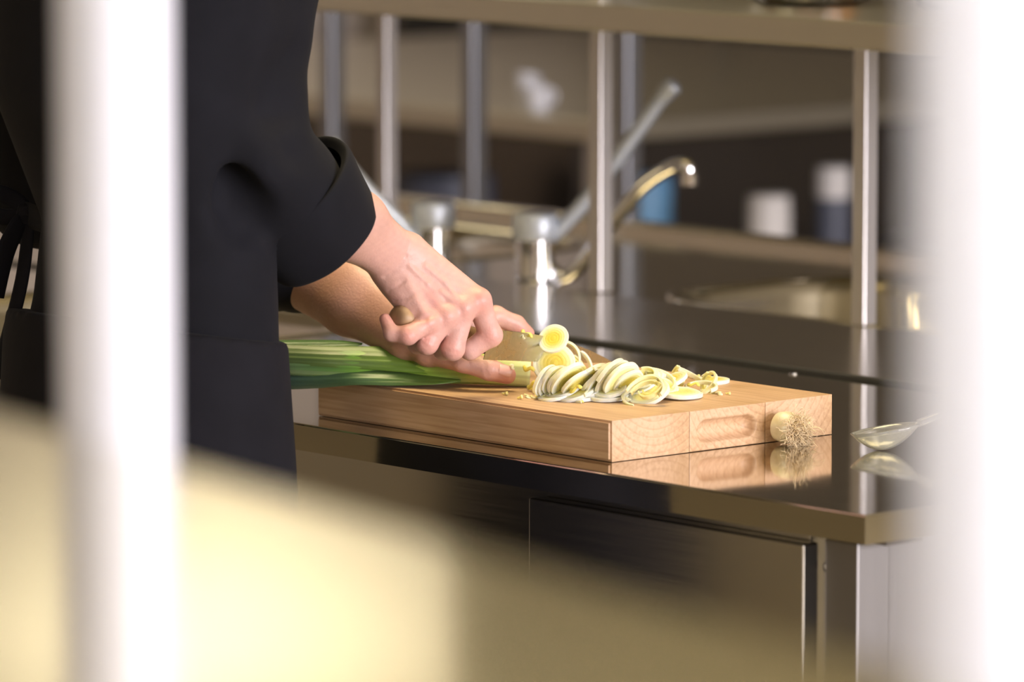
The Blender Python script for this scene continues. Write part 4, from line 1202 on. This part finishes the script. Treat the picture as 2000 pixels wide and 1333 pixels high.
# ================================================================== ROOT END
def root_end():
    c = P(1537, 843, X=-0.398); rr = 0.0165
    t = empty('leek_root_end', (c[0], c[1], ZC), 'cut leek root end with stringy roots leaning on the board end', 'leek root')
    ax = R_ * 0.72 - FH * 0.62 + np.array([0, 0, -0.05]); ax /= np.linalg.norm(ax)
    prof = [(0.0, -0.013), (0.011, -0.013), (0.0150, -0.0105), (0.0168, -0.004), (0.0168, 0.003), (0.0150, 0.009), (0.011, 0.013), (0.0, 0.015)]
    bm_ = vcol = mat('bulb_skin', (0.72, 0.62, 0.40), 0.35); noise_color(bm_, (0.66, 0.56, 0.34), (0.80, 0.74, 0.54), 60, (1, 1, 1), 3)
    cc = np.array([c[0], c[1], ZC + 0.0178])
    lathe('bulb', prof, bm_, t, tuple(cc), 40, axis=tuple(ax))
    # roots: many fine curved strands, nobody could count them
    rnd = random.Random(5); verts = []; faces = []
    base = cc + ax * 0.011
    s = np.cross(ax, [0, 0, 1]); s /= np.linalg.norm(s); w = np.cross(s, ax)
    for i in range(420):
        a = rnd.random() * 6.283; q = math.sqrt(rnd.random())
        p = base + (s * math.cos(a) + w * math.sin(a)) * 0.0125 * q + ax * 0.004 * (1 - q)
        dirv = ax * (0.55 + 0.5 * rnd.random()) + (s * math.cos(a) + w * math.sin(a)) * (0.35 + 0.9 * q * rnd.random())
        dirv += np.array([rnd.gauss(0, .3), rnd.gauss(0, .3), rnd.gauss(0, .3)]); dirv /= np.linalg.norm(dirv)
        L = 0.009 + 0.014 * rnd.random() + (0.014 if rnd.random() < 0.08 else 0)
        pts = [p]; d = dirv.copy()
        for k in range(6):
            d = d + np.array([rnd.gauss(0, .42), rnd.gauss(0, .42), rnd.gauss(0, .42)]) + np.array([0, 0, -0.12]); d /= np.linalg.norm(d)
            nx = pts[-1] + d * L / 6
            if nx[2] < ZC + 0.0008: nx[2] = ZC + 0.0008
            if nx[0] < BX1 + 0.001 and nx[2] < ZB: nx[0] = BX1 + 0.001
            pts.append(nx)
        r0 = 0.00038 + 0.00022 * rnd.random()
        me = tube_mesh('r', [V(x) for x in pts], [r0 * (1 - 0.08 * k) for k in range(7)], 4, False)
        b = len(verts); verts += [tuple(v.co) for v in me.vertices]; faces += [tuple(b + v for v in p_.vertices) for p_ in me.polygons]
        bpy.data.meshes.remove(me)
    me = bpy.data.meshes.new('roots'); me.from_pydata(verts, [], faces); me.update()
    rm = mat('root_fibre', (0.74, 0.59, 0.38), 0.6)
    tag(link('roots', me, rm, t, smooth=True), 'tangle of fine pale roots', None, None, 'stuff')
root_end()

# ================================================================== GLASS SPOON, JARS
def glass_spoon():
    a = P(1664, 858, z=ZC + 0.012); b = P(1765, 862, z=ZC + 0.010); e = P(1985, 840, z=ZC + 0.014)
    t = empty('glass_spoon', (b[0], b[1], ZC), 'clear glass spoon lying on the worktop beside the white post', 'spoon')
    ax = b - a; ax[2] = 0; L = np.linalg.norm(ax); ax /= L
    s = np.cross([0, 0, 1], ax); c = (a + b) / 2 + ax * 0.008
    verts, faces = [], []; n, m = 36, 10
    lay_ = []
    for sd, sc in ((0, 1.0), (1, 0.94)):
        for j in range(m + 1):
            v = j / m
            for i in range(n):
                an = 2 * math.pi * i / n
                rx, ry = (L / 2 + 0.010) * sc, 0.025 * sc
                zz = -0.0225 * (1 - v ** 2) * sc + 0.006 * v * math.cos(an) + (0.0 if sd == 0 else 0.0002)
                verts.append(tuple(np.array([c[0], c[1], ZC + 0.0235]) + ax * rx * v * math.cos(an) + s * ry * v * math.sin(an) + np.array([0, 0, zz])))
    q = (m + 1) * n
    for sd in (0, 1):
        for j in range(m):
            for i in range(n):
                k = (i + 1) % n; A0 = sd * q + j * n
                f = (A0 + i, A0 + k, A0 + n + k, A0 + n + i); faces.append(f if sd else f[::-1])
    for i in range(n):
        k = (i + 1) % n; faces.append((m * n + i, m * n + k, q + m * n + k, q + m * n + i))
    me = bpy.data.meshes.new('bowl'); me.from_pydata(verts, [], faces); me.update()
    bm = bmesh.new(); bm.from_mesh(me); bmesh.ops.remove_doubles(bm, verts=bm.verts, dist=1e-5); bmesh.ops.recalc_face_normals(bm, faces=bm.faces); bm.to_mesh(me); bm.free()
    link('bowl', me, M['milky'], t, smooth=True)
    p0 = c + ax * (L / 2 + 0.006); p0[2] = ZC + 0.0285
    hp_ = catmull([p0, p0 + ax * 0.03 + [0, 0, 0.010], p0 + ax * 0.07 + [0, 0, 0.012], p0 + ax * 0.12 + [0, 0, 0.0], p0 + ax * 0.15 + [0, 0, -0.012]], 6)
    link('handle', tube_mesh('handle', [V(p) for p in hp_], [(0.0055, 0.004)] * len(hp_), 14), M['milky'], t, smooth=True)
glass_spoon()
def jar(cx, cy, z, r, h, label):
    t = empty('glass_jar', (cx, cy, z), label, 'jar', 'glass jars on the overshelf')
    prof = [(0.0, 0.0), (r * 0.78, 0.0), (r * 0.96, 0.006), (r, 0.016), (r, h * 0.8), (r * 0.8, h * 0.92), (r * 0.8, h), (r * 0.76, h), (r * 0.76, h * 0.92), (r * 0.95, h * 0.79), (r * 0.955, 0.018), (r * 0.88, 0.009), (0.0, 0.008)]
    lathe('jar_wall', prof, M['glass'], t, (cx, cy, z), 48)
    lathe('lid', [(r * 0.82, h - 0.012), (r * 0.85, h - 0.012), (r * 0.85, h + 0.006), (0.0, h + 0.008)], M['satin'], t, (cx, cy, z), 40)
    return t
ZSH = ZS + 0.0345
jp = P(1583, 7, z=ZSH); jx, jy = jp[0], jp[1]
jar(jx, jy, ZSH, 0.078, 0.17, 'glass jar of dark red and orange preserves on the overshelf')
jp2 = P(1850, 20, z=ZSH); jar(jp2[0], jp2[1] + 0.03, ZSH, 0.06, 0.14, 'empty glass jar on the overshelf behind the white post')
veg = {'o': mat('orange_pepper', (0.75, 0.25, 0.01), 0.3), 'r': mat('dark_red_pepper', (0.16, 0.015, 0.008), 0.3), 'w': mat('white_onion', (0.8, 0.74, 0.6), 0.35), 'b': mat('brown_pickle', (0.16, 0.06, 0.015), 0.3)}
rnd = random.Random(3)
spots = [('b', -0.045, -0.01, .02), ('w', -0.028, -0.035, .016), ('r', -0.01, -0.042, .018), ('b', 0.012, -0.02, .022), ('o', 0.034, -0.028, .024), ('o', 0.046, 0.005, .02), ('r', -0.03, 0.03, .024), ('b', 0.02, 0.035, .024), ('r', 0.0, 0.005, .02)]
nm = {'o': 'orange', 'r': 'dark red', 'w': 'white', 'b': 'brown'}
for i, (k, dx, dy, r) in enumerate(spots):
    # dx runs along the picture's left-right, dy away from the viewer
    pos = np.array([jx, jy, ZSH + 0.010 + r * 0.72]) + R_ * dx + FH * dy
    prof = [(0.0, -0.72 * r), (0.5 * r, -0.62 * r), (0.9 * r, -0.25 * r), (1.0 * r, 0.1 * r), (0.8 * r, 0.5 * r), (0.35 * r, 0.72 * r), (0.0, 0.66 * r)]
    o = lathe('pickled_vegetable', prof, veg[k], None, tuple(pos), 20)
    tag(o, nm[k] + ' pickled vegetable pieces at the bottom of the jar', 'vegetable', nm[k] + ' vegetables in the jar')

# ================================================================== FOREGROUND: near shelf and white posts
ns = empty('near_shelf', (1.9, -2.35, 1.335), 'out of focus steel shelf across the bottom foreground', 'shelf')
ZN = 1.335
def near_pt(u, v):            # u along the far edge, v towards the viewer; the shelf stands a little askew
    e = Vector((0.977, -0.212, 0)); n = Vector((-0.212, -0.977, 0))
    return Vector((1.693, -2.127, 0)) + e * u + n * v
sb = box_bm((-2.2, 0.0, ZN - 0.03), (1.35, 0.5, ZN), 0.004)
for v in sb.verts: q_ = near_pt(v.co.x, v.co.y); v.co.x, v.co.y = q_.x, q_.y
link('shelf_top', from_bm('shelf_top', sb), M['steel_near'], ns)
for u in (-2.1, 1.28):
    for v in (0.06, 0.44):
        q_ = near_pt(u, v)
        box('leg', (q_.x - 0.02, q_.y - 0.02, 0.0), (q_.x + 0.02, q_.y + 0.02, ZN - 0.03), M['steel_post'], ns)
def white_post(px, d, r, z0, z1, label):
    p = P(px, 666, d=d)
    t = empty('white_post', (p[0], p[1], z0), label, 'post', 'white posts in the foreground')
    lathe('pole', [(r, 0.0), (r, z1 - z0)], M['white_paint'], t, (p[0], p[1], z0), 48)
    lathe('foot_collar', [(r + 0.012, 0.0), (r + 0.012, 0.012), (r + 0.002, 0.03)], M['white_paint'], t, (p[0], p[1], z0), 48)
white_post(228, 3.2, 0.0335, 0.0, ZT, 'blurred white post in the left foreground in front of the cook')
white_post(1945, 2.2, 0.034, 0.0, ZT, 'blurred wide white post at the right edge of the picture')

# ================================================================== BACKGROUND ISLAND AND THINGS ON IT
k0 = P(1172, 238, z=0.90)
ri = empty('far_island', (k0[0], k0[1], 0), 'far steel island with open undershelf, out of focus behind the faucet', 'kitchen island')
X1, Y0 = float(k0[0]), float(k0[1])
box('top_sheet', (X1 - 2.0, Y0, 0.86), (X1, Y0 + 1.7, 0.90), M['steel_shelf'], ri, 0.004)
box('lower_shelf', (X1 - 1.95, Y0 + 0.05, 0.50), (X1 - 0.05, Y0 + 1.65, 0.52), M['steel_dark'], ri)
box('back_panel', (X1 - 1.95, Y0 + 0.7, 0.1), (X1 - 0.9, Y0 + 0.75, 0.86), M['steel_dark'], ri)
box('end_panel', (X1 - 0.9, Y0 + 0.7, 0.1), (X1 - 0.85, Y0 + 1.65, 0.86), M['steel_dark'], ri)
for x in (X1 - 1.9, X1 - 0.1):
    for y in (Y0 + 0.1, Y0 + 1.6):
        box('leg', (x - 0.025, y - 0.025, 0.0), (x + 0.025, y + 0.025, 0.86), M['steel_post'], ri)

def on_far(px, py, z): return P(px, py, z=z)
# things on the undershelf of the far island
def canister(px, py_base, r, h, matl, name, label, cat, z=0.5202, lidm=None):
    p = P(px, py_base, z=z)
    t = empty(name, (p[0], p[1], z), label, cat)
    lathe('body', [(r * 0.94, 0.0), (r, 0.01), (r, h * 0.88 if lidm is None else h * 0.73), (r * 0.9, h * 0.9 if lidm is None else h * 0.75)], matl, t, (p[0], p[1], z), 32)
    lathe('lid', [(r * 0.97, h * 0.90 if lidm is None else h * 0.74), (r * 0.97, h * 0.98), (r * 0.8, h), (0.0, h)], lidm or matl, t, (p[0], p[1], z), 32)
    return t
blue = mat('light_blue_plastic', (0.16, 0.36, 0.58), 0.4)
navy = mat('slate_blue_plastic', (0.10, 0.11, 0.15), 0.5)
canister(1258, 560, 0.055, 0.22, blue, 'plastic_canister', 'light blue plastic canister under the far island beside the spout', 'canister')
canister(1500, 590, 0.042, 0.205, M['plastic_white'], 'storage_jar', 'white storage jar on the far undershelf below the spout', 'jar')
canister(870, 520, 0.10, 0.19, navy, 'storage_tub', 'slate grey tub on the far undershelf left of the chrome faucet', 'tub')
canister(1385, 562, 0.055, 0.055, M['plastic_white'], 'plastic_bowl', 'low pale bowl on the far undershelf between canister and storage jar', 'bowl')
canister(1625, 560, 0.035, 0.235, navy, 'storage_jar', 'dark jar with white lid on the far undershelf next to the right post', 'jar', lidm=M['plastic_white'])
# white cup shapes standing in for bright highlights on the far island
def cup(px, py, r, h, label):
    p = P(px, py, z=0.90)
    t = empty('highlight_cup', (p[0], p[1], 0.90), label, 'cup', 'white highlight stand-ins on the far island')
    lathe('cup_body', [(0.0, 0.001), (r * 0.6, 0.001), (r * 0.9, h * 0.4), (r, h), (r * 0.93, h), (r * 0.82, h * 0.4), (r * 0.5, 0.008), (0.0, 0.008)], M['white_paint'], t, (p[0], p[1], 0.90), 28)
    hp_ = [(p[0], p[1] + r * 0.93, 0.90 + h * 0.8), (p[0], p[1] + r * 1.5, 0.90 + h * 0.75), (p[0], p[1] + r * 1.5, 0.90 + h * 0.4), (p[0], p[1] + r * 0.85, 0.90 + h * 0.3)]
    link('cup_handle', tube_mesh('cup_handle', [V(q) for q in catmull(hp_, 5)], [0.004] * 16, 8), M['white_paint'], t, smooth=True)
cup(1050, 218, 0.027, 0.046, 'white cup shape added for the bright highlight on the far island')
cup(1028, 180, 0.02, 0.036, 'smaller white cup shape added for the dimmer highlight behind it')

# rack posts standing behind the sink table
rk = empty('storage_rack', (-3.0, 2.4, 0), 'tall steel rack with wide posts between sink table and far island', 'rack')
rp = [P(x, 300, Y=2.42) for x in (650, 926, 1226)]
for p in rp:
    box('post', (p[0] - 0.016, p[1] - 0.016, 0.0), (p[0] + 0.016, p[1] + 0.016, 1.95), M['steel_rack'], rk, 0.003)
for z in (0.35, 1.90):
    box('rack_shelf', (rp[0][0] - 0.02, 2.40, z), (rp[2][0] + 0.02, 2.75, z + 0.02), M['steel_shelf'], rk)

# dark ovens along the back wall, added hood shape darkening the near shelf's reflection
for k, lb in ((0, 'left dark oven against the back wall behind the far island'), (1, 'right dark oven against the back wall behind the far island')):
    x0 = -6.9 + k * 1.25
    ot = empty('oven', (x0 + 0.6, 5.6, 0), lb, 'oven', 'ovens along the back wall')
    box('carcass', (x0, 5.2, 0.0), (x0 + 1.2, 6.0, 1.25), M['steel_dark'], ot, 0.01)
    dr = box('oven_door', (x0 + 0.08, 5.165, 0.25), (x0 + 1.12, 5.198, 1.0), M['black'], ot, 0.004)
    box('handle', (x0 + 0.2, 5.11, 0.92), (x0 + 1.0, 5.13, 0.945), M['steel_post'], dr)
    for xx in (x0 + 0.25, x0 + 0.95): box('handle_bracket', (xx - 0.01, 5.13, 0.925), (xx + 0.01, 5.165, 0.94), M['steel_post'], dr)
hoodm = mat('hood_blocker_khaki_enamel', (0.17, 0.15, 0.095), 0.5); noise_color(hoodm, (0.155, 0.135, 0.085), (0.185, 0.165, 0.105), 3)
hd = empty('hood_blocker', (-1.7, 2.3, 2.05), 'unseen hood-shaped blocker added to darken the near shelf reflection', 'hood')  # unseen box, placed to darken the right part of the near shelf's reflection
box('blocker_canopy', (-2.41, 1.54, 2.05), (-0.9, 3.2, 2.45), hoodm, hd, 0.01)
box('blocker_duct', (-2.40, 1.55, 2.45), (-1.0, 3.1, ZT - 0.001), hoodm, hd)
